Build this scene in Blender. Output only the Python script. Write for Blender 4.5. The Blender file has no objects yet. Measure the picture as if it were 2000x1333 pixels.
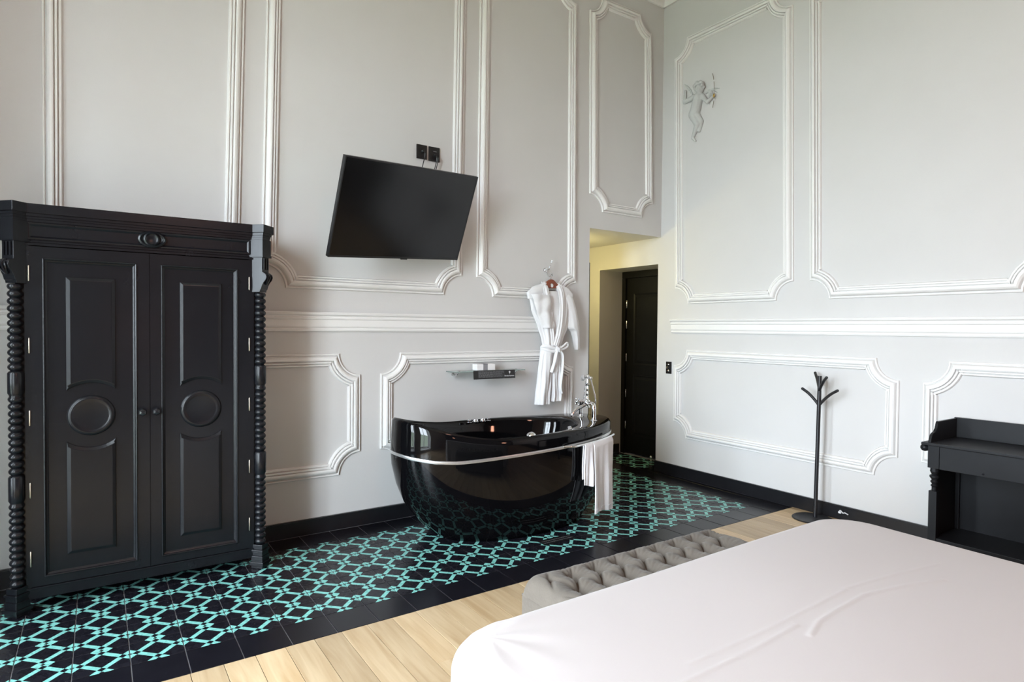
import bpy, bmesh, math, random
from mathutils import Vector, Matrix
import numpy as np
random.seed(7)
scene = bpy.context.scene
COL = scene.collection
PI = math.pi

# ------------------------------------------------------------------ camera
def cam_axes(yaw, pitch, roll):
    f = Vector((math.sin(yaw)*math.cos(pitch), math.cos(yaw)*math.cos(pitch), -math.sin(pitch)))
    r = Vector((math.cos(yaw), -math.sin(yaw), 0)); u = r.cross(f)
    return r*math.cos(roll)+u*math.sin(roll), u*math.cos(roll)-r*math.sin(roll), f
CR, CU, CF = cam_axes(math.radians(34.147), math.radians(1.213), math.radians(.4866))
cd = bpy.data.cameras.new('camera'); cam = bpy.data.objects.new('camera', cd); COL.objects.link(cam)
cd.sensor_width = 36; cd.lens = 36*1192.23/2000; cd.clip_start = .05
cam.matrix_world = Matrix(((CR.x, CU.x, -CF.x, 0), (CR.y, CU.y, -CF.y, 0), (CR.z, CU.z, -CF.z, 1.45), (0, 0, 0, 1)))
scene.camera = cam

# ------------------------------------------------------------------ world, lights, exposure
world = bpy.data.worlds.new('sky'); scene.world = world; world.use_nodes = True
bg = world.node_tree.nodes['Background']
bg.inputs['Color'].default_value = (.80, .905, 1.0, 1); bg.inputs['Strength'].default_value = 52.0
def lamp(name, kind, loc, power, color, size=.1):
    l = bpy.data.lights.new(name, kind); l.energy = power; l.color = color
    if kind == 'POINT': l.shadow_soft_size = size
    o = bpy.data.objects.new(name, l); o.location = loc; COL.objects.link(o); return o
WINDOWS = [(.65, 2.1, .1, 3.6), (2.92, 3.46, .1, 3.5)]      # y0, y1, z0, z1 in the left wall
XL, LT = -1.3, .55                                           # left wall plane and its thickness
for y0, y1, z0, z1 in WINDOWS:                                 # portals: they only guide the sampling of the sky
    l = bpy.data.lights.new('window_portal', 'AREA'); l.shape = 'RECTANGLE'
    l.size = z1-z0; l.size_y = y1-y0; l.cycles.is_portal = True
    o = bpy.data.objects.new('window_portal', l); COL.objects.link(o)
    o.location = (XL-LT-.02, (y0+y1)/2, (z0+z1)/2); o.rotation_euler = (0, -PI/2, 0)
for x, p in ((.45, 9), (3.6, 26)): lamp('bedside_lamp_light', 'POINT', (x, -1.2, 1.35), p, (1, .46, .30), .10)
lamp('warm_fill_light', 'POINT', (.8, -.4, 3.3), 74, (1, .52, .38), .25)  # added unseen lamp, warm fill to lift the back wall
lamp('passage_lamp_light', 'POINT', (3.93, 5.10, 2.0), 19, (1, .84, .34), .08)
vs = scene.view_settings
vs.view_transform = 'Standard'; vs.look = 'None'; vs.gamma = 1; vs.use_curve_mapping = False
vs.exposure = -0.40

# ------------------------------------------------------------------ materials
def new_mat(name):
    m = bpy.data.materials.new(name); m.use_nodes = True
    return m, m.node_tree.nodes, m.node_tree.links, m.node_tree.nodes['Principled BSDF']
def mat(name, col, rough=.5, metal=0, var=.06, scale=14, bump=0, bscale=60, coat=0, spec=.5, sheen=0, trans=0):
    m, N, L, b = new_mat(name)
    tc = N.new('ShaderNodeTexCoord'); no = N.new('ShaderNodeTexNoise'); no.inputs['Scale'].default_value = scale
    no.inputs['Detail'].default_value = 4
    L.new(tc.outputs['Object'], no.inputs['Vector'])
    mx = N.new('ShaderNodeMix'); mx.data_type = 'RGBA'
    mx.inputs['A'].default_value = (*[c*(1-var) for c in col], 1); mx.inputs['B'].default_value = (*[min(1, c*(1+var)) for c in col], 1)
    L.new(no.outputs['Fac'], mx.inputs['Factor']); L.new(mx.outputs['Result'], b.inputs['Base Color'])
    b.inputs['Roughness'].default_value = rough; b.inputs['Metallic'].default_value = metal
    b.inputs['Coat Weight'].default_value = coat; b.inputs['Coat Roughness'].default_value = .05
    b.inputs['Specular IOR Level'].default_value = spec; b.inputs['Sheen Weight'].default_value = sheen
    b.inputs['Transmission Weight'].default_value = trans
    if bump:
        n2 = N.new('ShaderNodeTexNoise'); n2.inputs['Scale'].default_value = bscale; n2.inputs['Detail'].default_value = 6
        L.new(tc.outputs['Object'], n2.inputs['Vector'])
        bp = N.new('ShaderNodeBump'); bp.inputs['Strength'].default_value = bump; bp.inputs['Distance'].default_value = .01
        L.new(n2.outputs['Fac'], bp.inputs['Height']); L.new(bp.outputs['Normal'], b.inputs['Normal'])
    return m
def srgb(r, g, b): return tuple(((c/255)/12.92 if c <= 10 else ((c/255+.055)/1.055)**2.4) for c in (r, g, b))
M_WALL = mat('wall_paint', (.60, .59, .58), .7, var=.03, scale=3, bump=.06, bscale=180)
M_TRIM = mat('trim_paint', (.78, .77, .755), .5, var=.02, scale=6, bump=.04, bscale=90)
M_FRONT = mat('darkened_unseen_wall', (.10, .09, .085), .7)  # unseen front wall made dark to lower reflections and fill light
M_CEIL = mat('ceiling_paint', (.74, .74, .71), .8, var=.02)
M_BASE = mat('baseboard_black_gloss', (.009, .009, .011), .3, var=.3)
M_WARD = mat('wardrobe_black_paint', (.0065, .007, .009), .27, var=.25, scale=8, bump=.04, bscale=35, spec=.3)
M_DESK = mat('desk_black_paint', (.010, .0105, .012), .42, var=.2, bump=.04, bscale=40, spec=.2)
M_BRASS = mat('brass', (.50, .44, .36), .35, 1)
M_CHROME = mat('chrome', (.80, .81, .83), .08, 1, var=.02)
M_KNOB = mat('black_knob', (.012, .012, .014), .12, var=.1)
M_TUB = mat('black_acrylic', (.0025, .0025, .003), .045, var=.1, spec=.3)
M_BAND = mat('silver_band', (.62, .62, .62), .3, .85, var=.1, scale=60)
M_ROBE = mat('white_terry', (.74, .735, .74), .95, var=.03, bump=.25, bscale=320, sheen=.3)
M_TOWEL = mat('towel_cotton', (.76, .75, .77), .95, var=.04, bump=.3, bscale=300, sheen=.3)
M_HANGER = mat('mahogany', (.20, .045, .015), .3, var=.25, scale=30)
M_BLACKP = mat('black_plastic', (.008, .008, .009), .35, var=.1)
M_SCREEN = mat('tv_screen', (.0045, .0045, .005), .16, var=.02, spec=.4)
M_STAND = mat('stand_black_metal', (.010, .010, .012), .4, var=.1)
M_SHEET = mat('white_bedsheet', (.50, .465, .46), .85, var=.02, scale=2.5, bump=.03, bscale=500, sheen=.15)
M_BEDBASE = mat('bed_base_fabric', (.30, .28, .26), .9)
M_VELVET = mat('taupe_velvet', (.115, .098, .080), .8, var=.25, scale=9, bump=.18, bscale=70, sheen=.15)
def grout_material():
    m, N, L, b = new_mat('floor_bed')
    geo = N.new('ShaderNodeNewGeometry'); sp = N.new('ShaderNodeSeparateXYZ'); L.new(geo.outputs['Position'], sp.inputs[0])
    gt = N.new('ShaderNodeMath'); gt.operation = 'GREATER_THAN'; gt.inputs[1].default_value = 2.823; L.new(sp.outputs[1], gt.inputs[0])
    no = N.new('ShaderNodeTexNoise'); no.inputs['Scale'].default_value = 9; L.new(geo.outputs['Position'], no.inputs['Vector'])
    g = N.new('ShaderNodeMix'); g.data_type = 'RGBA'; g.inputs['A'].default_value = (.07, .07, .08, 1); g.inputs['B'].default_value = (.26, .25, .26, 1)
    L.new(no.outputs['Fac'], g.inputs['Factor'])
    mx = N.new('ShaderNodeMix'); mx.data_type = 'RGBA'; mx.inputs['A'].default_value = (.07, .045, .025, 1)
    L.new(gt.outputs[0], mx.inputs['Factor']); L.new(g.outputs['Result'], mx.inputs['B']); L.new(mx.outputs['Result'], b.inputs['Base Color'])
    b.inputs['Roughness'].default_value = .85
    return m
M_GROUT = grout_material()
M_GLASS = mat('shelf_glass', (.75, .92, .87), .03, trans=.85, var=.02)
M_PAPER = mat('white_carton', (.78, .76, .76), .7, var=.04)
M_GREYB = mat('grey_band', (.23, .22, .23), .7)
M_CARD = mat('black_card', (.009, .009, .010), .45)
M_INK = mat('white_ink', (.72, .72, .74), .7)
M_INKG = mat('grey_ink', (.20, .20, .21), .7)
M_DARKINK = mat('brown_ink', (.22, .19, .14), .8)
M_CREAM = mat('cream_paper', (.78, .70, .48), .8, var=.05)
M_DOOR = mat('dark_door_paint', (.006, .006, .0055), .45, var=.2, spec=.15)
M_STONE = mat('cherub_plaster', (.50, .51, .50), .85, var=.12, scale=25)
M_GOLD = mat('gilt', (.50, .33, .08), .4, .7)
M_GRATE = mat('grate_metal', (.02, .02, .022), .35, .6)
M_GROUND = mat('courtyard_planting', (.20, .235, .165), .95, var=.3, scale=.4)

def tile_material():
    m, N, L, b = new_mat('encaustic_lattice_tile')
    tc = N.new('ShaderNodeTexCoord'); sp = N.new('ShaderNodeSeparateXYZ'); L.new(tc.outputs['Object'], sp.inputs[0])
    def math_(op, a, bb=None):
        n = N.new('ShaderNodeMath'); n.operation = op
        for i, v in enumerate((a, bb)):
            if v is None: continue
            if isinstance(v, (int, float)): n.inputs[i].default_value = v
            else: L.new(v, n.inputs[i])
        return n.outputs[0]
    T = .2065
    def band(sign):
        s = math_('ADD' if sign > 0 else 'SUBTRACT', sp.outputs[0], sp.outputs[1])
        s = math_('ABSOLUTE', s); s = math_('SUBTRACT', s, .372*T); s = math_('ABSOLUTE', s)
        return math_('LESS_THAN', s, .080*T)
    x = math_('SUBTRACT', band(1), band(-1)); x = math_('ABSOLUTE', x)
    oi = N.new('ShaderNodeObjectInfo')
    no = N.new('ShaderNodeTexNoise'); no.inputs['Scale'].default_value = 30
    geo = N.new('ShaderNodeNewGeometry'); L.new(geo.outputs['Position'], no.inputs['Vector'])
    ramp = N.new('ShaderNodeMix'); ramp.data_type = 'RGBA'
    ramp.inputs['A'].default_value = (.15, .44, .395, 1); ramp.inputs['B'].default_value = (.23, .55, .50, 1)
    L.new(no.outputs['Fac'], ramp.inputs['Factor'])
    dk = N.new('ShaderNodeMix'); dk.data_type = 'RGBA'
    dk.inputs['A'].default_value = (.0045, .0045, .007, 1); dk.inputs['B'].default_value = (.011, .011, .016, 1)
    L.new(no.outputs['Fac'], dk.inputs['Factor'])
    mx = N.new('ShaderNodeMix'); mx.data_type = 'RGBA'
    L.new(x, mx.inputs['Factor']); L.new(dk.outputs['Result'], mx.inputs['A']); L.new(ramp.outputs['Result'], mx.inputs['B'])
    L.new(mx.outputs['Result'], b.inputs['Base Color'])
    b.inputs['Specular IOR Level'].default_value = .32
    r = math_('MULTIPLY', no.outputs['Fac'], .22); r = math_('ADD', r, .17); L.new(r, b.inputs['Roughness'])
    return m
M_TILE = tile_material()
M_TILEB = mat('black_border_tile', (.006, .006, .009), .27, var=.5, scale=12, spec=.32)
def wood_material():
    m, N, L, b = new_mat('pale_wood_plank')
    geo = N.new('ShaderNodeNewGeometry'); oi = N.new('ShaderNodeObjectInfo')
    mp = N.new('ShaderNodeMapping'); mp.inputs['Scale'].default_value = (16, 1.3, 1)
    ad = N.new('ShaderNodeVectorMath'); ad.operation = 'ADD'
    cb = N.new('ShaderNodeCombineXYZ'); mu = N.new('ShaderNodeMath'); mu.operation = 'MULTIPLY'; mu.inputs[1].default_value = 37
    L.new(oi.outputs['Random'], mu.inputs[0]); L.new(mu.outputs[0], cb.inputs[1]); L.new(mu.outputs[0], cb.inputs[2])
    L.new(geo.outputs['Position'], ad.inputs[0]); L.new(cb.outputs[0], ad.inputs[1]); L.new(ad.outputs[0], mp.inputs[0])
    n1 = N.new('ShaderNodeTexNoise'); n1.inputs['Scale'].default_value = 1.6; n1.inputs['Detail'].default_value = 6
    n1.inputs['Distortion'].default_value = .6; L.new(mp.outputs[0], n1.inputs['Vector'])
    rp = N.new('ShaderNodeValToRGB'); L.new(n1.outputs['Fac'], rp.inputs[0])
    rp.color_ramp.elements[0].position = .3; rp.color_ramp.elements[0].color = (.43, .295, .16, 1)
    rp.color_ramp.elements[1].position = .72; rp.color_ramp.elements[1].color = (.60, .46, .29, 1)
    hs = N.new('ShaderNodeHueSaturation'); L.new(rp.outputs[0], hs.inputs['Color'])
    mr = N.new('ShaderNodeMapRange'); mr.inputs[3].default_value = .74; mr.inputs[4].default_value = 1.14
    L.new(oi.outputs['Random'], mr.inputs[0]); L.new(mr.outputs[0], hs.inputs['Value'])
    L.new(hs.outputs[0], b.inputs['Base Color']); b.inputs['Roughness'].default_value = .34
    return m
M_WOOD = wood_material()

# ------------------------------------------------------------------ mesh helpers
WL = {}                                            # world location of every object
def thing(name, loc, label, cat, group=None):
    o = bpy.data.objects.new(name, None); o.empty_display_size = .05; o.location = loc; COL.objects.link(o)
    WL[o.name] = Vector(loc); o['label'] = label; o['category'] = cat
    if group: o['group'] = group
    return o
def mesh_of(vf, name, m, smooth=False, bev=0, seg=2, sharp=None):
    me = bpy.data.meshes.new(name); me.from_pydata([tuple(v) for v in vf[0]], [], vf[1])
    bm = bmesh.new(); bm.from_mesh(me)
    bmesh.ops.recalc_face_normals(bm, faces=bm.faces)
    if bev: bmesh.ops.bevel(bm, geom=bm.edges[:], offset=bev, segments=seg, profile=.6, affect='EDGES', clamp_overlap=True)
    if smooth:
        for f in bm.faces: f.smooth = True
        if sharp:
            for e in bm.edges:
                if len(e.link_faces) == 2 and e.calc_face_angle(0) > sharp: e.smooth = False
    bm.to_mesh(me); bm.free(); me.materials.append(m)
    return me
def mk(name, vf, m, parent=None, label=None, cat=None, kind=None, group=None, smooth=False, bev=0, seg=2, sharp=.7, origin=None):
    vs_ = [Vector(v) for v in vf[0]]
    if origin is None:
        lo = [min(v[i] for v in vs_) for i in range(3)]; hi = [max(v[i] for v in vs_) for i in range(3)]
        origin = Vector(((lo[0]+hi[0])/2, (lo[1]+hi[1])/2, lo[2]))
    origin = Vector(origin)
    me = mesh_of(([v-origin for v in vs_], vf[1]), name, m, smooth, bev, seg, sharp)
    o = bpy.data.objects.new(name, me); COL.objects.link(o)
    if parent: o.parent = parent; o.location = origin-WL[parent.name]
    else: o.location = origin
    WL[o.name] = origin
    if label: o['label'] = label
    if cat: o['category'] = cat
    if kind: o['kind'] = kind
    if group: o['group'] = group
    return o
def join(*parts):
    V, F = [], []
    for v, f in parts:
        n = len(V); V += list(v); F += [tuple(i+n for i in q) for q in f]
    return V, F
def box(x0, x1, y0, y1, z0, z1):
    return ([(x0, y0, z0), (x1, y0, z0), (x1, y1, z0), (x0, y1, z0), (x0, y0, z1), (x1, y0, z1), (x1, y1, z1), (x0, y1, z1)],
            [(0, 3, 2, 1), (4, 5, 6, 7), (0, 1, 5, 4), (1, 2, 6, 5), (2, 3, 7, 6), (3, 0, 4, 7)])
def obox(c, ax, ay, az, sx, sy, sz):
    """box centred at c with half axes"""
    c = Vector(c); ax, ay, az = Vector(ax)*sx, Vector(ay)*sy, Vector(az)*sz
    V = [c+ax*i+ay*j+az*k for k in (-1, 1) for i, j in ((-1, -1), (1, -1), (1, 1), (-1, 1))]
    return V, box(0, 1, 0, 1, 0, 1)[1]
def lathe(prof, c=(0, 0, 0), axis=(0, 0, 1), n=24, caps=True):
    a = Vector(axis).normalized(); t = Vector((1, 0, 0)) if abs(a.x) < .8 else Vector((0, 1, 0))
    u = a.cross(t).normalized(); w = a.cross(u); c = Vector(c); V = []; F = []
    for r, z in prof:
        for i in range(n):
            th = 2*PI*i/n; V.append(c+a*z+(u*math.cos(th)+w*math.sin(th))*r)
    for j in range(len(prof)-1):
        for i in range(n): F.append((j*n+i, j*n+(i+1) % n, (j+1)*n+(i+1) % n, (j+1)*n+i))
    if caps: F.append(tuple(range(n))[::-1]); F.append(tuple((len(prof)-1)*n+i for i in range(n)))
    return V, F
def sphere(c, r, n=16, m=10, sc=(1, 1, 1)):
    V, F = lathe([(max(1e-4, math.sin(PI*j/m))*r, -math.cos(PI*j/m)*r) for j in range(m+1)], n=n)
    c = Vector(c); return [c+Vector((v.x*sc[0], v.y*sc[1], v.z*sc[2])) for v in V], F
def smooth_path(P, k=6):
    P = [Vector(p) for p in P]; out = []
    for i in range(len(P)-1):
        p0, p1, p2, p3 = P[max(i-1, 0)], P[i], P[i+1], P[min(i+2, len(P)-1)]
        for j in range(k):
            t = j/k
            out.append(.5*((2*p1)+(p2-p0)*t+(2*p0-5*p1+4*p2-p3)*t*t+(3*p1-p0-3*p2+p3)*t**3))
    return out+[P[-1]]
def tube(P, r, n=8, closed=False, flat=1):
    P = [Vector(p) for p in P]; V = []; F = []; m = len(P); nrm = None
    rr = r if isinstance(r, (list, tuple)) else [r]*m
    for i in range(m):
        if closed: t = (P[(i+1) % m]-P[i-1])
        else: t = P[min(i+1, m-1)]-P[max(i-1, 0)]
        t.normalize()
        if nrm is None:
            nrm = t.cross(Vector((0, 0, 1)));
            if nrm.length < .1: nrm = t.cross(Vector((0, 1, 0)))
        nrm = (nrm-t*nrm.dot(t)).normalized(); b = t.cross(nrm)
        for k in range(n):
            a = 2*PI*k/n; V.append(P[i]+(nrm*math.cos(a)+b*math.sin(a)*flat)*rr[i])
    for i in range(m if closed else m-1):
        for k in range(n): F.append((i*n+k, i*n+(k+1) % n, ((i+1) % m)*n+(k+1) % n, ((i+1) % m)*n+k))
    if not closed: F.append(tuple(range(n))[::-1]); F.append(tuple((m-1)*n+k for k in range(n)))
    return V, F
def inward(path):
    """miter vectors pointing left of travel for a closed 2D path"""
    n = len(path); out = []
    for i in range(n):
        a, b, c = path[i-1], path[i], path[(i+1) % n]
        d1 = Vector((b[0]-a[0], b[1]-a[1])).normalized(); d2 = Vector((c[0]-b[0], c[1]-b[1])).normalized()
        n1 = Vector((-d1.y, d1.x)); n2 = Vector((-d2.y, d2.x))
        out.append((n1+n2)/max(.35, 1+n1.dot(n2)))
    return out
def frame_sweep(path, prof, place):
    """closed moulding: path 2D (counter-clockwise), prof [(inset, height)], place(a, b, h) -> world"""
    mv = inward(path); n = len(path); V = []; F = []
    for s, h in prof:
        for (a, b), m in zip(path, mv): V.append(place(a+m.x*s, b+m.y*s, h))
    for j in range(len(prof)-1):
        for i in range(n): F.append((j*n+i, j*n+(i+1) % n, (j+1)*n+(i+1) % n, (j+1)*n+i))
    return V, F
def raised(path, rings, place):
    """raised field: rings [(inset, height)], closed by an n-gon"""
    V, F = frame_sweep(path, rings, place); n = len(path); k = len(rings)-1
    F.append(tuple(k*n+i for i in range(n))); return V, F
def notched(x0, x1, z0, z1, r, k=9):
    P = []
    for cx, cz, a0 in ((x0, z0, 90), (x1, z0, 180), (x1, z1, 270), (x0, z1, 0)):
        for i in range(k+1):
            a = math.radians(a0-90*i/k) if False else math.radians(a0-90*i/k)
            P.append((cx+r*math.cos(a), cz+r*math.sin(a)))
    return P
def extrude(poly, place, h0, h1):
    n = len(poly); V = [place(a, b, h0) for a, b in poly]+[place(a, b, h1) for a, b in poly]
    F = [tuple(range(n))[::-1], tuple(range(n, 2*n))]+[(i, (i+1) % n, n+(i+1) % n, n+i) for i in range(n)]
    return V, F
def grid(fn, nu, nv, wrap=False):
    V = [fn(i/(nu if wrap else nu-1), j/(nv-1)) for j in range(nv) for i in range(nu)]
    F = [(j*nu+i, j*nu+(i+1) % nu, (j+1)*nu+(i+1) % nu, (j+1)*nu+i) for j in range(nv-1) for i in range(nu if wrap else nu-1)]
    return V, F
def thick(vf, t):
    me = bpy.data.meshes.new('tmp'); me.from_pydata([tuple(v) for v in vf[0]], [], vf[1])
    bm = bmesh.new(); bm.from_mesh(me); bmesh.ops.recalc_face_normals(bm, faces=bm.faces); bm.normal_update()
    V0 = [v.co.copy() for v in bm.verts]; Nn = [v.normal.copy() for v in bm.verts]; F0 = [tuple(v.index for v in f.verts) for f in bm.faces]
    n = len(V0); B = [(e.verts[0].index, e.verts[1].index) for e in bm.edges if e.is_boundary]
    bm.free(); bpy.data.meshes.remove(me)
    return V0+[v-q*t for v, q in zip(V0, Nn)], F0+[tuple(i+n for i in f[::-1]) for f in F0]+[(a, b, b+n, a+n) for a, b in B]
def lerp_table(t, x):
    if x <= t[0][0]: return t[0][1]
    for (a, b), (c, d) in zip(t, t[1:]):
        if x <= c: return b+(d-b)*(x-a)/(c-a)
    return t[-1][1]
def text_part(name, body, size, m, origin, right, up, parent, depth=.0006):
    cu = bpy.data.curves.new(name, 'FONT'); cu.body = body; cu.size = size; cu.extrude = depth
    o = bpy.data.objects.new(name, cu); me = bpy.data.meshes.new_from_object(o); bpy.data.objects.remove(o)
    right, up = Vector(right).normalized(), Vector(up).normalized(); nz = right.cross(up); org = Vector(origin)
    vf = ([org+right*v.co.x+up*v.co.y+nz*v.co.z for v in me.vertices], [tuple(p.vertices) for p in me.polygons])
    return mk(name, vf, m, parent)

# ------------------------------------------------------------------ the room
XW, YW, YB, ZC = 4.735, 4.301, -3.0, 4.80
OPX, OPZ = 3.778, 2.385                                   # opening to the passage
DY0, DY1, DZ, DXD = 4.335, 5.21, 2.115, 5.10              # entrance door reveal in the right wall
YE = 6.7
def S(name, vf, m, label, cat, **k): return mk(name, vf, m, None, label, cat, 'structure', **k)
S('wall_back', join(box(XL-.3, OPX, YW, YW+.3, 0, ZC), box(OPX, XW, YW, YW+.3, OPZ, ZC)), M_WALL, 'tall pale panelled wall behind the bathtub', 'wall')
S('wall_right', join(box(XW, 5.25, YB-.2, DY0, 0, ZC), box(XW, 5.25, DY0, DY1, DZ, ZC), box(5.2, 5.25, DY0, DY1, 0, DZ), box(XW, 5.25, DY1, YE, 0, ZC)), M_WALL,
  'pale panelled wall on the right with the entrance door recess', 'wall')
lw = []
ys = sorted(WINDOWS); y = YB-.2
for y0, y1, z0, z1 in ys:
    lw += [box(XL-LT, XL, y, y0, 0, ZC), box(XL-LT, XL, y0, y1, 0, z0), box(XL-LT, XL, y0, y1, z1, ZC)]; y = y1
lw.append(box(XL-LT, XL, y, YW+.3, 0, ZC))
S('wall_left', join(*lw), M_WALL, 'pale window wall left of the camera', 'wall')
S('wall_front', box(XL-.3, 5.25, YB-.3, YB, 0, ZC), M_FRONT, 'unseen wall behind the bed head, darkened to cut reflections', 'wall')
S('wall_passage', join(box(OPX-.2, OPX, YW+.3, YE, 0, OPZ+.1), box(OPX-.2, 5.25, YE, YE+.15, 0, OPZ+.1)), M_WALL, 'passage walls beyond the opening', 'wall')
S('ceiling', box(XL-.3, 5.25, YB-.3, YW+.3, ZC, ZC+.1), M_CEIL, 'pale ceiling high above the room', 'ceiling')
S('ceiling_passage', box(OPX-.2, XW, YW+.3, YE+.15, OPZ, OPZ+.1), M_WALL, 'low ceiling of the passage', 'ceiling')
for i, (y0, y1, z0, z1) in enumerate(WINDOWS):
    fr = join(box(XL-LT+.05, XL-LT+.12, y0, y0+.07, z0, z1), box(XL-LT+.05, XL-LT+.12, y1-.07, y1, z0, z1), box(XL-LT+.05, XL-LT+.12, y0, y1, z0, z0+.07),
              box(XL-LT+.05, XL-LT+.12, y0, y1, z1-.07, z1), box(XL-LT+.06, XL-LT+.11, (y0+y1)/2-.03, (y0+y1)/2+.03, z0, z1), box(XL-LT+.06, XL-LT+.11, y0, y1, 2.5, 2.55))
    S('window_%d' % (i+1), fr, M_TRIM, ('tall casement window in the left wall beside the camera', 'tall casement window in the left wall nearest the wardrobe')[i], 'window')
def shading_drape(y0, y1, folds):
    def fn(u, v): return Vector((XL+.14+.12*math.sin(u*PI*2*folds), y0+(y1-y0)*u, .02+3.7*v))
    return grid(fn, 80, 6)
cu1 = thing('window_curtain', (XL+.1, 3.8, .02), 'unseen brown curtain added to keep window light off the far-left wall', 'curtain')  # unseen, added to block window light at the back wall's left end
SHADING_PARTS = (cu1, shading_drape(3.60, 3.98, 3))
mk('courtyard_ground', box(-60, XL-2, -40, 40, -4.1, -4), M_GROUND, None, 'planted courtyard ground outside the windows', 'ground', 'structure')

def on_back(a, b, h): return Vector((a, YW-h, b))
def on_right(a, b, h): return Vector((XW-h, a, b))
SH = [(-.3, 0), (.3, .012), (.8, .023), (1.0, .018), (2.4, .010), (2.6, .007), (3.2, 0), (3.6, -.009), (3.76, -.014), (4.6, -.028)]
def back_crooked(a, b, h): return on_back(a+lerp_table(SH, a)*(b-3.0), b, h)
def right_crooked(a, b, h): return on_right(a+.021*(b-2.6), b, h)
PROF = [(0, -.002), (0, .012), (.003, .017), (.009, .017), (.012, .012), (.013, .006), (.016, .006), (.018, .018), (.024, .029), (.034, .037), (.044, .039), (.051, .036),
        (.053, .016), (.056, .016), (.057, .026), (.060, .030), (.067, .030), (.070, .026), (.071, .010), (.074, .010), (.075, .018), (.078, .021), (.086, .020), (.090, .012), (.092, .004), (.092, -.002)]
trim_no = [0]
def trim(vf, label, cat='moulding'):
    trim_no[0] += 1
    return S('trim_%d' % trim_no[0], vf, M_TRIM, label, cat, smooth=True, sharp=.35)
for x0, x1, z0, z1, lab in ((-.25, .785, 1.71, 4.53, 'tall wall panel moulding above the black wardrobe'),
                            (.920, 2.425, 1.71, 4.53, 'tall wall panel moulding behind the television'),
                            (2.565, 3.60, 1.71, 4.53, 'tall wall panel moulding behind the hanging robe'),
                            (3.762, 4.585, 2.547, 4.53, 'small notched panel moulding above the passage opening'),
                            (-.25, 1.577, .387, 1.258, 'low notched panel moulding beside the wardrobe'),
                            (1.735, 3.587, .387, 1.258, 'low notched panel moulding behind the bathtub')):
    trim(frame_sweep(notched(x0, x1, z0, z1, .155), PROF, back_crooked if z0 > 1 else on_back), lab)
for y0, y1, z0, z1, lab in ((2.875, 4.115, 1.70, 4.275, 'tall notched panel moulding around the cherub'),
                            (1.215, 2.735, 1.70, 4.275, 'large notched panel moulding right of the cherub panel'),
                            (2.045, 4.10, .39, 1.253, 'low notched panel moulding behind the coat stand'),
                            (.30, 1.893, .39, 1.253, 'low notched panel moulding behind the black washstand')):
    trim(frame_sweep(notched(y0, y1, z0, z1, .155), PROF, right_crooked if z0 > 1 else on_right), lab)
RAIL = [(1.417, 0), (1.417, .016), (1.428, .020), (1.440, .016), (1.444, .024), (1.452, .027), (1.496, .027), (1.502, .034), (1.510, .036), (1.515, .030),
        (1.524, .034), (1.532, .046), (1.545, .050), (1.550, .046), (1.550, 0)]
def rail(a0, a1, place):
    n = len(RAIL); return [place(a, z, h) for a in (a0, a1) for z, h in RAIL], [(i, i+1, n+i+1, n+i) for i in range(n-1)]+[tuple(range(n)), tuple(range(n, 2*n))]
trim(rail(XL, 3.26, on_back), 'white chair rail moulding along the bathtub wall', 'chair rail')
trim(rail(YB, 4.135, on_right), 'white chair rail moulding along the right wall', 'chair rail')
CORN = [(4.68, 0), (4.68, .02), (4.70, .03), (4.72, .05), (4.76, .09), (4.77, .11), (4.80, .11), (4.80, 0)]
def corn(a0, a1, place):
    n = len(CORN); return [place(a, z, h) for a in (a0, a1) for z, h in CORN], [(i, i+1, n+i+1, n+i) for i in range(n-1)]+[tuple(range(n)), tuple(range(n, 2*n))]
trim(corn(XL, XW, on_back), 'white cornice at the top of the bathtub wall', 'cornice')
trim(corn(YB, YW, on_right), 'white cornice at the top of the right wall', 'cornice')
def bboard(a0, a1, place): return extrude([(a0, 0), (a1, 0), (a1, .106), (a0, .106)], place, 0, .02)
S('baseboard_back', join(bboard(XL, OPX, on_back), extrude([(XL, .092), (OPX, .092), (OPX, .100), (XL, .100)], on_back, .02, .024)), M_BASE, 'black baseboard under the bathtub wall', 'baseboard')
S('baseboard_right', join(bboard(YB, DY0, on_right), extrude([(YB, .092), (DY0, .092), (DY0, .100), (YB, .100)], on_right, .02, .024)), M_BASE, 'black baseboard along the right wall', 'baseboard')
S('baseboard_passage', join(bboard(DY1, YE, on_right), box(XW, 5.05, DY1-.02, DY1, 0, .106)), M_BASE, 'black baseboard in the passage by the door recess', 'baseboard')
trim_no[0] += 1
S('trim_%d' % trim_no[0], join(box(OPX, OPX+.019, YW+.012, YW+.285, 0, 2.066), box(OPX+.019, OPX+.023, YW+.03, YW+.265, .05, 2.0)), M_BASE, 'thin black door jamb at the edge of the passage opening', 'jamb')

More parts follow.
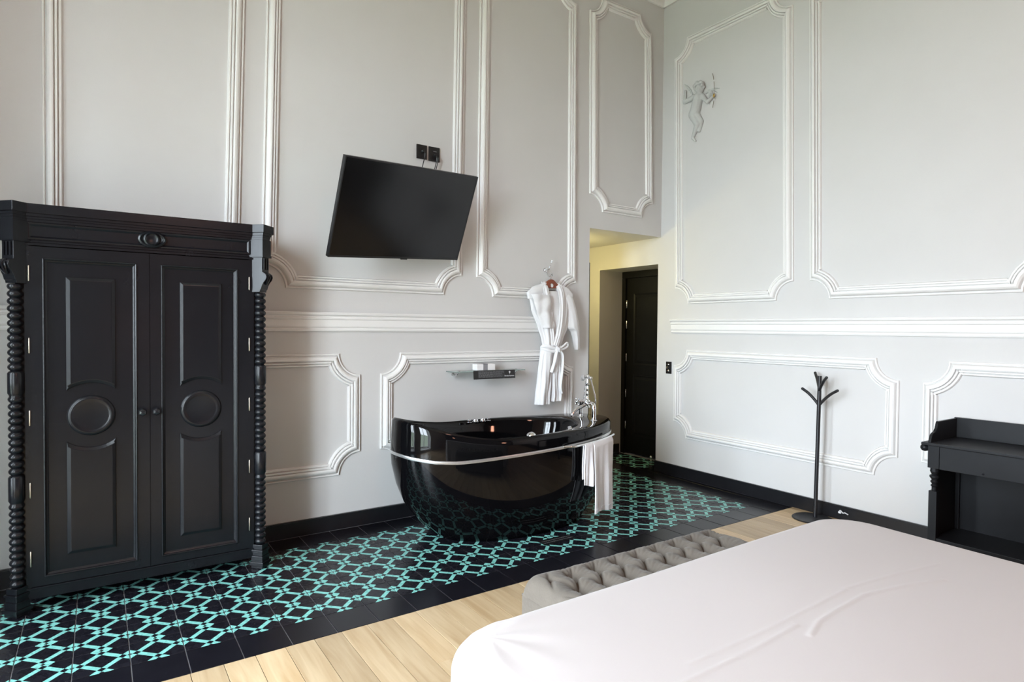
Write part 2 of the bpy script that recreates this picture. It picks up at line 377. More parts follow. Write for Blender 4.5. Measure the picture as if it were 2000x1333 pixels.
# entrance door
dr = thing('door_1', (DXD, (DY0+DY1)/2, 0), 'dark panelled entrance door deep in its recess', 'door'); dr['kind'] = 'structure'
mk('door_frame', join(box(5.085, 5.2, DY1-.055, DY1, 0, 2.04), box(5.085, 5.2, DY0, DY0+.055, 0, 2.04), box(5.085, 5.2, DY0, DY1, 2.04, DZ)), M_DOOR, dr, bev=.004)
leaf = mk('door_leaf', box(5.115, 5.16, DY0+.055, DY1-.055, .012, 2.04), M_DOOR, dr, bev=.003)
def on_door(a, b, h): return Vector((5.115-h, a, b))
for z0, z1 in ((.22, .92), (1.04, 1.86)):
    mk('door_panel', raised([(DY0+.17, z0), (DY1-.17, z0), (DY1-.17, z1), (DY0+.17, z1)], [(0, -.001), (.0, .008), (.02, .002), (.05, .010)], on_door), M_DOOR, leaf)
for z in (.33, .70, 1.12, 1.50, 1.74):
    mk('door_hinge', lathe([(.006, 0), (.008, .004), (.008, .086), (.006, .09)], (5.106, DY1-.062, z-.045), n=10), M_CHROME, dr, smooth=True)
mk('door_handle', join(lathe([(.022, 0), (.022, .006), (.010, .010), (.010, .035)], (5.113, DY0+.11, 1.0), (-1, 0, 0), 14), tube([(5.08, DY0+.11, 1.0), (5.078, DY0+.16, 1.0), (5.08, DY0+.22, 1.0)], .009)), M_BRASS, dr, smooth=True)
mk('door_peephole', lathe([(.012, 0), (.012, .006), (.006, .008)], (5.114, 4.83, 1.605), (-1, 0, 0), 12), M_CHROME, dr)
nt = thing('notice_sheet', (5.112, 4.765, 1.29), 'cream notice sheet fixed to the dark entrance door', 'notice')
mk('paper', box(5.1085, 5.1125, 4.655, 4.865, 1.285, 1.575), M_CREAM, nt)
ln = []
for k in range(13):
    z = 1.53-.017*k; w = .155 if k not in (0, 6, 12) else .07
    for j in range(3): ln.append(box(5.1075, 5.1086, 4.76-w/2+w*j/3+.004, 4.76-w/2+w*(j+1)/3-.003, z-.0035, z+.0015))
mk('print_lines', join(*ln), M_DARKINK, nt, kind='stuff')
ds = mk('door_stop', join(lathe([(.022, 0), (.022, .006), (.010, .012), (.010, .03)], (5.02, 4.66, .0015), n=14), sphere((5.02, 4.66, .045), .018)), M_CHROME, None, 'small chrome door stop on the floor by the entrance door', 'door stop', smooth=True)

# ------------------------------------------------------------------ floor: tiles and planks
T = .2065; TX0, TY0 = .109, 2.825
fl = S('floor', join(box(XL-.3, 5.25, YB-.3, YE, -.06, -.0035)), M_GROUT, 'floor of patterned cement tiles and pale wood planks', 'floor', origin=(0, 0, 0))
def slab_mesh(name, sx, sy, m, h=.012, c=.0012):
    a, b = sx/2, sy/2
    V = [(-a, -b, -h), (a, -b, -h), (a, b, -h), (-a, b, -h), (-a, -b, -c), (a, -b, -c), (a, b, -c), (-a, b, -c),
         (-a+c, -b+c, 0), (a-c, -b+c, 0), (a-c, b-c, 0), (-a+c, b-c, 0)]
    F = [(0, 3, 2, 1)]+[(i, (i+1) % 4, 4+(i+1) % 4, 4+i) for i in range(4)]+[(4+i, 4+(i+1) % 4, 8+(i+1) % 4, 8+i) for i in range(4)]+[(8, 9, 10, 11)]
    me = bpy.data.meshes.new(name); me.from_pydata(V, [], F); me.materials.append(m); return me
TM = {True: slab_mesh('tile', T-.0042, T-.0026, M_TILE), False: slab_mesh('tile', T-.0042, T-.0026, M_TILEB)}
SLIV = slab_mesh('tile', .056, T-.0022, M_TILEB)
def put(name, me, x, y):
    o = bpy.data.objects.new(name, me); COL.objects.link(o); o.parent = fl
    o.location = (x, y, random.uniform(-.0006, .0004)); o.rotation_euler = (0, 0, random.uniform(-.002, .002)); return o
for k in range(-6, 22):
    for j in range(7):
        put('tile', TM[(1 <= j <= 5 or (j == 6 and k >= 18)) and k < 21], TX0+T*(k+.5), TY0+T*(j+.5))
for j in range(7): put('tile', SLIV, TX0+T*22+.0295, TY0+T*(j+.5))
for j in range(7, 17):
    for k in range(18, 22): put('tile', TM[k < 21 and j > 6], TX0+T*(k+.5), TY0+T*(j+.5))
for j in range(7, 12):
    for k in (22, 23): put('tile', TM[7 < j < 11], TX0+T*(k+.5), TY0+T*(j+.5))
PW = .1277
k0 = int((XL-.311)/PW)-1
k = k0
while .311+PW*k < XW-.03:
    xa = .311+PW*k; xb = min(xa+PW, XW-.022); xa = max(xa, XL+.001)
    if xb-xa > .02:
        y = TY0-.002; first = True
        cut = [2.331] if abs((xa+xb)/2-1.2685) < .07 else []
        while y > YB+.01:
            yn = cut.pop(0) if cut else y-random.uniform(1.5, 2.6)
            yn = max(yn, YB)
            me = slab_mesh('plank', xb-xa-.0026, y-yn-.0022, M_WOOD, c=.0007)
            o = bpy.data.objects.new('plank', me); COL.objects.link(o); o.parent = fl
            o.location = ((xa+xb)/2, (y+yn)/2, random.uniform(-.0004, .0004)); y = yn
    k += 1

# ------------------------------------------------------------------ wardrobe
WC, YF = .232, 3.86
wd = thing('wardrobe', (WC, 4.06, 0), 'large black two-door wardrobe with bead-turned corner posts', 'wardrobe')
BX0, BX1 = -.302, .766
mk('carcass', join(box(BX0, BX0+.025, YF+.03, 4.255, .07, 1.96), box(BX1-.025, BX1, YF+.03, 4.255, .07, 1.96), box(BX0, BX1, 4.24, 4.258, .07, 1.96),
                   box(BX0, BX0+.019, YF, YF+.03, .07, 1.96), box(BX1-.027, BX1, YF, YF+.03, .07, 1.96), box(BX0, BX1, YF+.03, 4.24, .09, .115), box(BX0, BX1, YF+.03, 4.24, 1.93, 1.96)), M_WARD, wd)
mk('base_rail', join(box(BX0, BX1, YF-.002, YF+.03, .065, .123), box(BX0, BX1, YF-.006, YF+.002, .115, .123)), M_WARD, wd, bev=.002)
for px in (BX0+.05, BX1-.05): mk('back_foot', lathe([(.022, 0), (.03, .02), (.028, .07)], (px, 4.21, .001), n=14), M_WARD, wd, smooth=True)
def on_ward(a, b, h): return Vector((a, YF-h, b))
fz = mk('frieze', join(box(BX0, BX1, YF+.004, YF+.03, 1.842, 1.962), box(BX0, BX1, YF-.006, YF+.006, 1.842, 1.852), box(BX0, BX1, YF-.003, YF+.006, 1.858, 1.863)), M_WARD, wd)
mk('frieze_panel', frame_sweep([(-.288, 1.872), (.744, 1.872), (.744, 1.955), (-.288, 1.955)], [(0, -.004), (0, .006), (.008, .004), (.016, -.003)], on_ward), M_WARD, fz)
def ellipse(cx, cz, a, b, n=40): return [(cx+a*math.cos(2*PI*i/n), cz+b*math.sin(2*PI*i/n)) for i in range(n)]
mk('rosette_plate', raised(ellipse(.246, 1.915, .066, .044), [(0, -.004), (.0, .012), (.008, .018), (.016, .012), (.02, .010)], on_ward), M_WARD, fz, smooth=True)
mk('rosette', raised(ellipse(.243, 1.915, .038, .038), [(0, .008), (0, .020), (.007, .026), (.012, .020), (.016, .018)], on_ward), M_WARD, fz, smooth=True)
# cornice with its diagonal corner blocks
def diag_sq(cx, cy, h): return [(cx, cy-h), (cx+h, cy), (cx, cy+h), (cx-h, cy)]
PX = (-.338, .802); PY = 3.862
def vprism(poly, z0, z1): return extrude(poly, lambda a, b, h: Vector((a, b, h)), z0, z1)
def cornice_outline(f, s):
    """plan outline: front at f, corner squares of half diagonal s"""
    xl, xr = PX
    return [(xl-s*.9, 4.262), (xl-s*.9, PY), (xl, PY-s), (xl+s-(PY-f if f > PY else 0)+0, f) if False else (xl+max(.01, s-(PY-f)), f), (xr-max(.01, s-(PY-f)), f), (xr, PY-s), (xr+s*.9, PY), (xr+s*.9, 4.262)]
mk('cornice', vprism(cornice_outline(3.828, .085), 1.998, 2.045), M_WARD, wd, bev=.002)
mk('bed_mould', join(vprism(cornice_outline(3.838, .072), 1.984, 1.998), vprism(cornice_outline(3.846, .064), 1.972, 1.984), vprism(cornice_outline(3.852, .060), 1.958, 1.972)), M_WARD, wd)
for sx, px in ((-1, PX[0]), (1, PX[1])):
    u = Vector((sx*.7071, -.7071, 0)); v = Vector((.7071*sx, .7071, 0)); c = Vector((px, PY, 0))
    mk('corner_block', join(vprism(diag_sq(px, PY, .060), 1.868, 1.96), vprism(diag_sq(px, PY, .064), 1.856, 1.868)), M_WARD, wd)
    def on_br(a, b, h): return c+u*a+v*h+Vector((0, 0, b))
    outl = [(-.036, 1.650), (.018, 1.650), (.020, 1.662), (.026, 1.668), (.032, 1.688), (.042, 1.706), (.056, 1.722), (.062, 1.738), (.058, 1.754), (.046, 1.764), (.034, 1.768), (.034, 1.858), (-.036, 1.858)]
    br = mk('bracket', extrude(outl, on_br, -.034, .034), M_WARD, wd, bev=.0015)
    mk('bracket_flute', join(*[extrude([(.033, 1.785), (.040, 1.785), (.040, 1.85), (.033, 1.85)], on_br, w-.005, w+.005) for w in (-.02, 0, .02)]), M_WARD, br)
    mk('bracket_shell', join(*[tube(smooth_path([on_br(.046, 1.765, w*.3), on_br(.063, 1.742, w), on_br(.058, 1.72, w), on_br(.040, 1.695, w*.4)], 4), .005, 6) for w in (-.018, 0, .018)]), M_WARD, br, smooth=True)
    prof = []; z = .142
    def beads(z0, z1):
        n = round((z1-z0)/.036); p = (z1-z0)/n
        for i in range(n):
            for t in range(7):
                a = t/7; prof.append((.020+.012*math.sin(PI*a)**.8, z0+p*(i+a)))
    beads(.142, .562); prof += [(.028, .566), (.033, .575), (.033, .69), (.028, .698)]
    beads(.702, 1.096); prof += [(.028, 1.10), (.033, 1.108), (.033, 1.207), (.028, 1.215)]
    beads(1.219, 1.652)
    mk('post', lathe(prof, c, n=20), M_WARD, wd, smooth=True, sharp=1.2)
    mk('foot', join(vprism(diag_sq(px, PY, .052), .001, .075), vprism(diag_sq(px, PY, .062), .020, .040), vprism(diag_sq(px, PY, .047), .075, .10), vprism(diag_sq(px, PY, .054), .10, .112), vprism(diag_sq(px, PY, .044), .112, .142)), M_WARD, wd, bev=.002)
    mk('corner_stile', box(min(px, px-sx*.06), max(px, px-sx*.06), YF+.012, YF+.03, .07, 1.96), M_WARD, wd)
def arcpts(cx, cz, R, x0, x1, up, n=14):
    out = []
    for i in range(n+1):
        x = x0+(x1-x0)*i/n; d = math.sqrt(max(0, R*R-(x-cx)**2)); out.append((x, cz+(d if up else -d)))
    return out
for side, (x0, x1, rx0, rx1) in enumerate(((-.283, .2325, -.23, .174), (.2345, .739, .287, .677))):
    d = thing_d = None
    # slab with a recessed field bordered by a bead
    slab = join(box(x0, x1, YF+.012, YF+.028, .126, 1.838), box(x0, rx0, YF, YF+.013, .126, 1.838), box(rx1, x1, YF, YF+.013, .126, 1.838),
                box(rx0, rx1, YF, YF+.013, .126, .168), box(rx0, rx1, YF, YF+.013, 1.78, 1.838))
    d = mk('door', slab, M_WARD, wd)
    mk('door_bead', frame_sweep([(rx0, .168), (rx1, .168), (rx1, 1.78), (rx0, 1.78)], [(0, -.002), (0, .004), (.004, .006), (.008, .003), (.010, -.004), (.014, -.006), (.020, -.012)], on_ward), M_WARD, d, smooth=True, sharp=.6)
    cx = (rx0+rx1)/2+(.003 if side else -.002); hw = .107; cz = .975
    RG = [(0, -.013), (.002, -.006), (.016, .001), (.019, .0015)]
    up = arcpts(cx, cz, .170, cx-hw, cx+hw, True)+[(cx+hw, 1.692), (cx-hw, 1.692)]
    lo = [(cx-hw, .262), (cx+hw, .262)]+arcpts(cx, cz, .166, cx+hw, cx-hw, False)
    mk('raised_panel', raised(up, RG, on_ward), M_WARD, d)
    mk('raised_panel', raised(lo, RG, on_ward), M_WARD, d)
    mk('roundel', raised(ellipse(cx, cz, .106, .106, 48), [(0, -.013), (.003, -.006), (.014, .0), (.020, .0), (.028, -.003), (.033, -.004)], on_ward), M_WARD, d, smooth=True)
    hx = x0-.001 if side == 0 else x1+.001
    for z in ((1.703, 1.343, .98, .617, .27) if side == 0 else (1.70, 1.34, .985, .615, .27)):
        mk('hinge', lathe([(.002, 0), (.0036, .004), (.0036, .074), (.002, .078)], (hx, YF-.003, z-.039), n=10), M_BRASS, d, smooth=True)
    kx = .197 if side == 0 else .262
    mk('knob', lathe([(.010, 0), (.010, .004), (.006, .008), (.006, .016), (.017, .022), (.022, .030), (.017, .040), (.007, .046)], (kx, YF, .979), (0, -1, 0), n=6), M_KNOB, d)

# ------------------------------------------------------------------ television on its arm, wall plates, cables
TL, TR, BLc = Vector((1.233, 3.6112, 2.4792)), Vector((2.3184, 3.8782, 2.5588)), Vector((1.1994, 3.8763, 1.8918))
tr = (TR-TL).normalized(); td = (BLc-TL); td = (td-tr*td.dot(tr)).normalized(); TWd = (TR-TL).length; THt = (BLc-TL).length
tn = td.cross(tr).normalized()
if tn.y > 0: tn = -tn                                       # towards the viewer
def tv(a, b, h): return TL+tr*a+td*b+tn*h
def tvbox(a0, a1, b0, b1, h0, h1): return obox(tv((a0+a1)/2, (b0+b1)/2, (h0+h1)/2), tr, td, tn, (a1-a0)/2, (b1-b0)/2, (h1-h0)/2)
mid = tv(TWd/2, THt/2, -.05); wallp = Vector((mid.x+.1, YW, mid.z))
tvo = thing('television', wallp, 'black flat television tilted down on a wall arm', 'television')
mk('cabinet', join(tvbox(0, TWd, 0, THt, -.028, -.004), tvbox(.12, TWd-.12, .14, THt-.06, -.055, -.028)), M_BLACKP, tvo, bev=.003)
mk('bezel', join(tvbox(0, TWd, 0, .009, -.004, .002), tvbox(0, TWd, THt-.013, THt, -.004, .002), tvbox(0, .008, .009, THt-.013, -.004, .002), tvbox(TWd-.008, TWd, .009, THt-.013, -.004, .002)), M_BLACKP, tvo, bev=.001)
mk('screen', tvbox(.008, TWd-.008, .009, THt-.013, -.003, .0), M_SCREEN, tvo)
mk('badge', tvbox(TWd/2+.02, TWd/2+.075, THt, THt+.007, -.01, .001), M_BLACKP, tvo, bev=.001)
mk('wall_plate', box(wallp.x-.07, wallp.x+.07, YW-.018, YW-.001, wallp.z-.13, wallp.z+.13), M_BLACKP, tvo, bev=.003)
mk('arm', join(tube([wallp+Vector((0, -.018, 0)), wallp+Vector((-.12, -.14, 0))], .022, 10), tube([wallp+Vector((-.12, -.14, 0)), mid], .020, 10), lathe([(.028, -.05), (.028, .05)], wallp+Vector((-.12, -.14, 0)), n=16)), M_BLACKP, tvo, smooth=True)
mk('mount_plate', tvbox(TWd/2-.12, TWd/2+.12, THt/2-.12, THt/2+.12, -.068, -.055), M_BLACKP, tvo, bev=.002)
for i, (x0, x1, z0, z1, lab) in enumerate(((2.018, 2.104, 2.742, 2.850, 'black cable plate with one cable, left of two above the television'),
                                           (2.120, 2.214, 2.738, 2.850, 'black socket plate with two cables, right of two above the television'))):
    t = thing('wall_outlet', ((x0+x1)/2, YW, z0), lab, 'outlet')
    mk('cover_plate', box(x0, x1, YW-.012, YW-.001, z0, z1), M_BLACKP, t, bev=.003)
    mk('inset', box(x0+.008, x1-.008, YW-.0145, YW-.011, z0+.009, z1-.009), M_BLACKP, t, bev=.001)
    if i == 0: mk('plug', lathe([(.013, 0), (.013, .012), (.007, .022)], (2.066, YW-.0145, 2.797), (0, -1, 0), 14), M_BLACKP, t, smooth=True)
    else:
        for px in (2.166, 2.178): mk('plug', lathe([(.010, 0), (.010, .014), (.006, .024)], (px, YW-.0145, 2.780), (0, -1, 0), 12), M_BLACKP, t, smooth=True)
        mk('print_mark', box(2.155, 2.185, YW-.0152, YW-.0145, 2.812, 2.817), M_INKG, t)
for (a, lab) in (((2.066, 2.797), 'thin black cable from the left plate to the television'), ((2.166, 2.780), 'left of two thin black cables from the right plate'), ((2.178, 2.780), 'right of two thin black cables from the right plate')):
    x, z = a; e = tv((x-TL.x)*.98-.14, .10, -.06)
    P = [(x, YW-.034, z), (x+.004, YW-.045, z-.02), (x+.002, YW-.04, z-.06), (x-.025, YW-.05, z-.15), (x-.06, YW-.09, z-.26), (e.x, e.y, e.z)]
    mk('power_cable', tube(smooth_path(P, 5), .0035, 7), M_BLACKP, None, lab, 'cable', group='television cables', smooth=True)

mk('shading_drape', thick(SHADING_PARTS[1], .006), mat('shading_curtain_brown', (.10, .062, .042), .9), cu1, smooth=True)
mk('shading_curtain_rod', tube([(XL+.1, 1.0, 3.76), (XL+.1, 3.95, 3.76)], .012, 8), M_BRASS, cu1, smooth=True)

# ------------------------------------------------------------------ bathtub
TCX, TCY, TA, TB = 2.56, 3.80, .93, .445
def rim_z(x): return .712+(.128*max(0, (2.3-x)/.67)**1.7)+(.018*max(0, (x-3.1)/.4))
SA = [(0, .655), (.03, .69), (.08, .75), (.15, .82), (.25, .895), (.38, .955), (.52, .992), (.62, 1.0), (.72, .995), (.9, .985)]
SB = [(0, .86), (.03, .885), (.08, .915), (.15, .945), (.25, .975), (.38, .995), (.52, 1.003), (.62, 1.0), (.72, .99), (.9, .98)]
tb = thing('bathtub', (TCX, TCY, 0), 'glossy black freestanding oval bathtub with a silver band', 'bathtub')
NT = 128
def tub_pt(th, z, grow=0):
    a = TA*lerp_table(SA, z)+grow; b = TB*lerp_table(SB, z)+grow
    c, s = math.cos(th), math.sin(th); e = .93
    return Vector((TCX+a*math.copysign(abs(c)**e, c), TCY+b*math.copysign(abs(s)**e, s), z))
ICX, IA, IB = 2.41, .745, .415
def in_pt(th, f, z):
    c, s = math.cos(th), math.sin(th); return Vector((ICX+IA*f*c, TCY+.0+IB*f*s, z))
rows = []
for fz_ in (0, .04, .09, .15, .22, .3, .38, .46, .54, .62, .7, .78, .86, .93, .975):
    rows.append([tub_pt(2*PI*i/NT, .002+fz_*(rim_z(TCX+TA*math.cos(2*PI*i/NT))-.002)) for i in range(NT)])
for k in (.2, .45, .7, .9):                                  # rounded lip
    r = []
    for i in range(NT):
        th = 2*PI*i/NT; zr = rim_z(TCX+TA*math.cos(th)); p = tub_pt(th, zr); cen = Vector((TCX, TCY, zr)); d = (cen-p).normalized()
        r.append(p+d*(.016*k)+Vector((0, 0, -.016*(1-math.sin(k*PI/2)))))
    rows.append(r)
def rim_at(p): return rim_z(p.x)
for f, dz in ((1.02, 0), (1.0, -.004), (.985, -.02), (.97, -.06), (.94, -.14), (.90, -.24), (.84, -.34), (.74, -.43), (.6, -.48), (.35, -.495), (.08, -.50)):
    r = []
    for i in range(NT):
        th = 2*PI*i/NT; p = in_pt(th, f, 0); z0 = rim_z(p.x); t = min(1, -dz/.5)
        p.z = (z0+dz)*(1-t)+(.712+dz)*t; r.append(p)
    rows.append(r)
V = [p for r in rows for p in r]; F = [(j*NT+i, j*NT+(i+1) % NT, (j+1)*NT+(i+1) % NT, (j+1)*NT+i) for j in range(len(rows)-1) for i in range(NT)]
F.append(tuple(range(NT))[::-1]); F.append(tuple((len(rows)-1)*NT+i for i in range(NT)))
mk('tub_shell', (V, F), M_TUB, tb, smooth=True, sharp=1.3)
def band_z(x): return lerp_table([(1.6, .618), (1.68, .594), (1.81, .574), (1.95, .569), (2.29, .588), (2.72, .607), (3.0, .618), (3.5, .64)], x)
bs = []
for i in range(NT):
    th = 2*PI*i/NT; x = TCX+TA*math.cos(th); z = band_z(x)
    bs.append([tub_pt(th, z-.011, .000), tub_pt(th, z-.010, .0045), tub_pt(th, z, .007), tub_pt(th, z+.010, .0045), tub_pt(th, z+.011, .000)])
mk('silver_band', ([p for b in bs for p in b], [(i*5+j, i*5+j+1, ((i+1) % NT)*5+j+1, ((i+1) % NT)*5+j) for i in range(NT) for j in range(4)]), M_BAND, tb, smooth=True)
rt = []
for i in range(15):
    th = math.radians(-81+38*i/14); p = tub_pt(th, .62, .055 if i else .004)
    p.z = band_z(p.x)+.004; rt.append(p)
mk('towel_rail', tube(smooth_path(rt, 3), .008, 10), M_CHROME, tb, smooth=True)
for x, y, r_ in ((2.415, 4.150, .017), (2.475, 4.157, .022), (2.545, 4.160, .021), (2.60, 4.160, .015)):
    mk('control_knob', lathe([(r_*1.2, 0), (r_*1.2, .005), (r_*.8, .007), (r_, .013), (r_*.9, .024), (r_*.3, .028)], (x, y, rim_z(x)-.012), n=16), M_CHROME, tb, smooth=True)
mk('pop_up_knob', join(lathe([(.034, 0), (.036, .008), (.030, .022), (.018, .032), (.004, .036)], (2.500, 3.435, .690), n=20)), M_CHROME, tb, smooth=True)
oth = math.radians(-4); op = in_pt(oth, .965, .635)
mk('overflow_cap', lathe([(.036, 0), (.036, .006), (.030, .014), (.008, .018)], op, (-1, .05, .2), n=24), M_CHROME, tb, smooth=True)
# telephone-style mixer on the end deck
mx_ = thing('bath_mixer', (3.27, 3.73, .72), 'chrome telephone-style bath mixer standing on the tub end', 'tap')
L1, L2 = Vector((3.262, 3.640, .712)), Vector((3.30, 3.845, .712)); BZ = .852
ax = (L2-L1); ax.z = 0; ax.normalize()
for q, lp in enumerate((L1, L2)):
    top = lp+Vector((0, 0, BZ-lp.z)); inn = top+ax*(.03 if q == 0 else -.03)
    leg = smooth_path([lp, lp+Vector((0, 0, .05)), top+Vector((0, 0, -.035)), top+ax*(.012 if q == 0 else -.012)+Vector((0, 0, -.008)), inn], 5)
    mk('leg', join(tube(leg, [.019]*3+[.017]*(len(leg)-3), 14), lathe([(.03, 0), (.03, .008), (.02, .016)], lp, n=20)), M_CHROME, mx_, smooth=True)
c0 = (L1+L2)/2; c0.z = BZ; out = Vector((-1, .12, 0)).normalized()
mk('body_bar', join(tube([L1+Vector((0, 0, BZ-.712))+ax*.02, c0, L2+Vector((0, 0, BZ-.712))-ax*.02], .014, 12), sphere(c0, .030)), M_CHROME, mx_, smooth=True)
for s, e in ((-1, L1), (1, L2)):
    hc = Vector((e.x, e.y, BZ))+out*.045-ax*s*.02
    st = [tube([Vector((e.x, e.y, BZ))-ax*s*.02, hc], .009, 10)]
    for k in range(4):
        a = PI/4+PI/2*k; dv = Vector((0, 0, 1))*math.sin(a)+ax*math.cos(a); st += [tube([hc, hc+dv*.030], .005, 8), sphere(hc+dv*.032, .008, 10, 6)]
    st.append(sphere(hc+out*.006, .011, 12, 8))
    mk('cross_handle', join(*st), M_CHROME, mx_, smooth=True)
mk('spout', tube(smooth_path([c0+Vector((0, 0, -.012)), c0+out*.05+Vector((0, 0, -.03)), c0+out*.11+Vector((0, 0, -.055)), c0+out*.14+Vector((0, 0, -.085)), c0+out*.142+Vector((0, 0, -.105))], 5), .014, 12), M_CHROME, mx_, smooth=True)
mk('column', lathe([(.016, 0), (.020, .02), (.012, .03), (.010, .06), (.015, .07), (.009, .08), (.009, .10), (.014, .108), (.010, .116), (.009, .135), (.019, .147), (.019, .153), (.009, .16), (.008, .19)], c0, n=16), M_CHROME, mx_, smooth=True)
hs0 = c0+Vector((0, 0, .198))
mk('handset', join(tube(smooth_path([hs0-ax*.055+Vector((0, 0, -.004)), hs0-ax*.02+Vector((0, 0, .006)), hs0+ax*.02+Vector((0, 0, .006)), hs0+ax*.06+Vector((0, 0, -.002))], 4), .011, 10), lathe([(.012, 0), (.026, .012), (.028, .02), (.02, .024)], hs0+ax*.052+Vector((0, 0, -.006)), out+Vector((0, 0, .3)), 16), sphere(hs0+Vector((0, 0, .016)), .016, 12, 8), sphere(hs0-ax*.05+Vector((0, 0, .004)), .015, 12, 8)), M_CHROME, mx_, smooth=True)
mk('shower_hose', join(tube(smooth_path([hs0-ax*.055+Vector((0, 0, -.005)), hs0-ax*.07+Vector((.01, 0, -.07)), hs0-ax*.095+Vector((.02, 0, -.15)), L1+Vector((.02, 0, BZ-.712))+ax*.01], 5), .0055, 8), tube([hs0+ax*.03+Vector((0, 0, -.03)), hs0+ax*.045+Vector((0, 0, -.12)), c0+ax*.06], .0045, 8)), M_CHROME, mx_, smooth=True)

# towel over the rail end
tw = thing('hand_towel', (3.08, 3.36, .09), 'white towel draped over the rail at the tub end', 'towel')
def towel_sheet(th0, th1, top, bot, off_in, off_out, ph):
    """closed cloth loop: over the rail, outer face to bot, inner face shorter"""
    def fn(u, v):
        # u around the loop cross-section, v along the rail
        th = math.radians(th0+(th1-th0)*v); base = tub_pt(th, .62, .055); nrm = Vector((math.cos(th)/TA, math.sin(th)/TB, 0)).normalized()
        L = top-bot; zt = band_z(base.x)+.006
        s = u*2
        if s < 1: z = bot+(zt-bot)*s; d = off_out
        else: z = zt-(zt-top_in)*(s-1); d = -off_in
        k = min(1, abs(s-1)/.06); fall = min(1, abs(s-1)*1.4)
        d = d*math.sin(k*PI/2)+fall*(.010*math.sin(v*9+ph+z*3)+.006*math.sin(v*21+ph*2))
        zz = z+(.008 if k < 1 else 0)*(1-k)+.010*math.sin(v*5+ph)*(1-s if s < .2 else 0)
        return Vector((base.x, base.y, zz))+nrm*d
    top_in = top
    V1, F1 = grid(fn, 60, 24); 
    n = len(V1); nn = []
    return V1, F1
mk('towel_long_fold', thick(towel_sheet(-66.5, -48, .30, .095, .013, .024, .4), .007), M_TOWEL, tw, smooth=True)
mk('towel_short_fold', thick(towel_sheet(-72, -63, .36, .315, .012, .016, 2.1), .007), M_TOWEL, tw, smooth=True)
mk('towel_hem', thick(grid(lambda u, v: (lambda th: tub_pt(th, .62, .055)+Vector((math.cos(th)/TA, math.sin(th)/TB, 0)).normalized()*(.0285+.010*math.sin((u)*9+.4+.4)+.006*math.sin(u*21+.8))-Vector((0, 0, .62-(.125+.006*v))))(math.radians(-66.5+18.5*u)), 24, 2), .003), M_TOWEL, tw, smooth=True)

# floor drain grate in front of the tub
dg = thing('floor_grate', (2.594, 3.259, 0), 'small black slotted floor grate in front of the bathtub', 'grate')
gx0, gx1, gy0, gy1 = 2.462, 2.728, 3.215, 3.302
mk('grate_frame', join(box(gx0, gx1, gy0, gy0+.008, .0008, .004), box(gx0, gx1, gy1-.008, gy1, .0008, .004), box(gx0, gx0+.008, gy0, gy1, .0008, .004), box(gx1-.008, gx1, gy0, gy1, .0008, .004), box(gx0+.008, gx1-.008, gy0+.008, gy1-.008, .0006, .0012)), M_GRATE, dg)
for i in range(17): mk('slat', box(gx0+.012+.0146*i, gx0+.0185+.0146*i, gy0+.006, gy1-.006, .0011, .0036), M_GRATE, dg)
for j in range(2): mk('cross_bar', box(gx0+.006, gx1-.006, gy0+.026+.03*j, gy0+.031+.03*j, .0011, .0038), M_BAND, dg)

# ------------------------------------------------------------------ bathrobe, hanger, wall hook
RY = 4.215                                                   # mean depth of the robe in front of the wall
hk = thing('coat_hook', (3.262, YW, 1.90), 'small chrome coat hook on the wall above the robe', 'hook')
mk('hook_plate', lathe([(.020, 0), (.020, .005), (.012, .010)], (3.262, YW-.001, 1.965), (0, -1, 0), 18), M_CHROME, hk, smooth=True)
mk('upper_prong', join(tube(smooth_path([(3.262, YW-.008, 1.965), (3.262, YW-.045, 1.962), (3.268, YW-.062, 1.985), (3.28, YW-.066, 2.02), (3.285, YW-.070, 2.04)], 5), .0055, 8), sphere((3.285, YW-.07, 2.043), .008, 10, 8)), M_CHROME, hk, smooth=True)
mk('lower_prong', join(tube(smooth_path([(3.262, YW-.008, 1.955), (3.258, YW-.035, 1.93), (3.255, YW-.055, 1.905), (3.262, YW-.075, 1.905), (3.275, YW-.085, 1.925)], 5), .0055, 8), sphere((3.276, YW-.086, 1.927), .008, 10, 8), tube(smooth_path([(3.25, YW-.02, 1.975), (3.235, YW-.03, 1.968), (3.24, YW-.035, 1.95), (3.255, YW-.03, 1.945)], 4), .0035, 6)), M_CHROME, hk, smooth=True)
hg = thing('clothes_hanger', (3.262, RY, 1.76), 'reddish brown wooden hanger inside the robe collar', 'hanger')
mk('hanger_arms', tube(smooth_path([(3.06, RY, 1.748), (3.14, RY, 1.790), (3.215, RY, 1.835), (3.262, RY, 1.860), (3.309, RY, 1.835), (3.39, RY, 1.790), (3.46, RY, 1.748)], 5), .018, 10), M_HANGER, hg, smooth=True)
mk('neck_block', extrude([(3.208, 1.80), (3.318, 1.80), (3.318, 1.826), (3.303, 1.856), (3.28, 1.872), (3.262, 1.876), (3.244, 1.872), (3.222, 1.856), (3.208, 1.826)], lambda a, b, h: Vector((a, RY+h, b)), -.018, .014), M_HANGER, hg, bev=.004)
mk('hanger_hook', tube(smooth_path([(3.262, RY, 1.875), (3.262, RY, 1.888), (3.277, RY, 1.905), (3.276, RY+.0, 1.928), (3.262, RY, 1.936), (3.25, RY, 1.925)], 5), .003, 6), M_CHROME, hg, smooth=True)
mk('hanger_disc', lathe([(.017, 0), (.017, .003), (.012, .005)], (3.256, RY-.0185, 1.822), (0, -1, 0), 16), M_CHROME, hg, smooth=True)
rb = thing('bathrobe', (3.25, RY, .79), 'white bathrobe with a tied belt hanging over the tub', 'bathrobe')
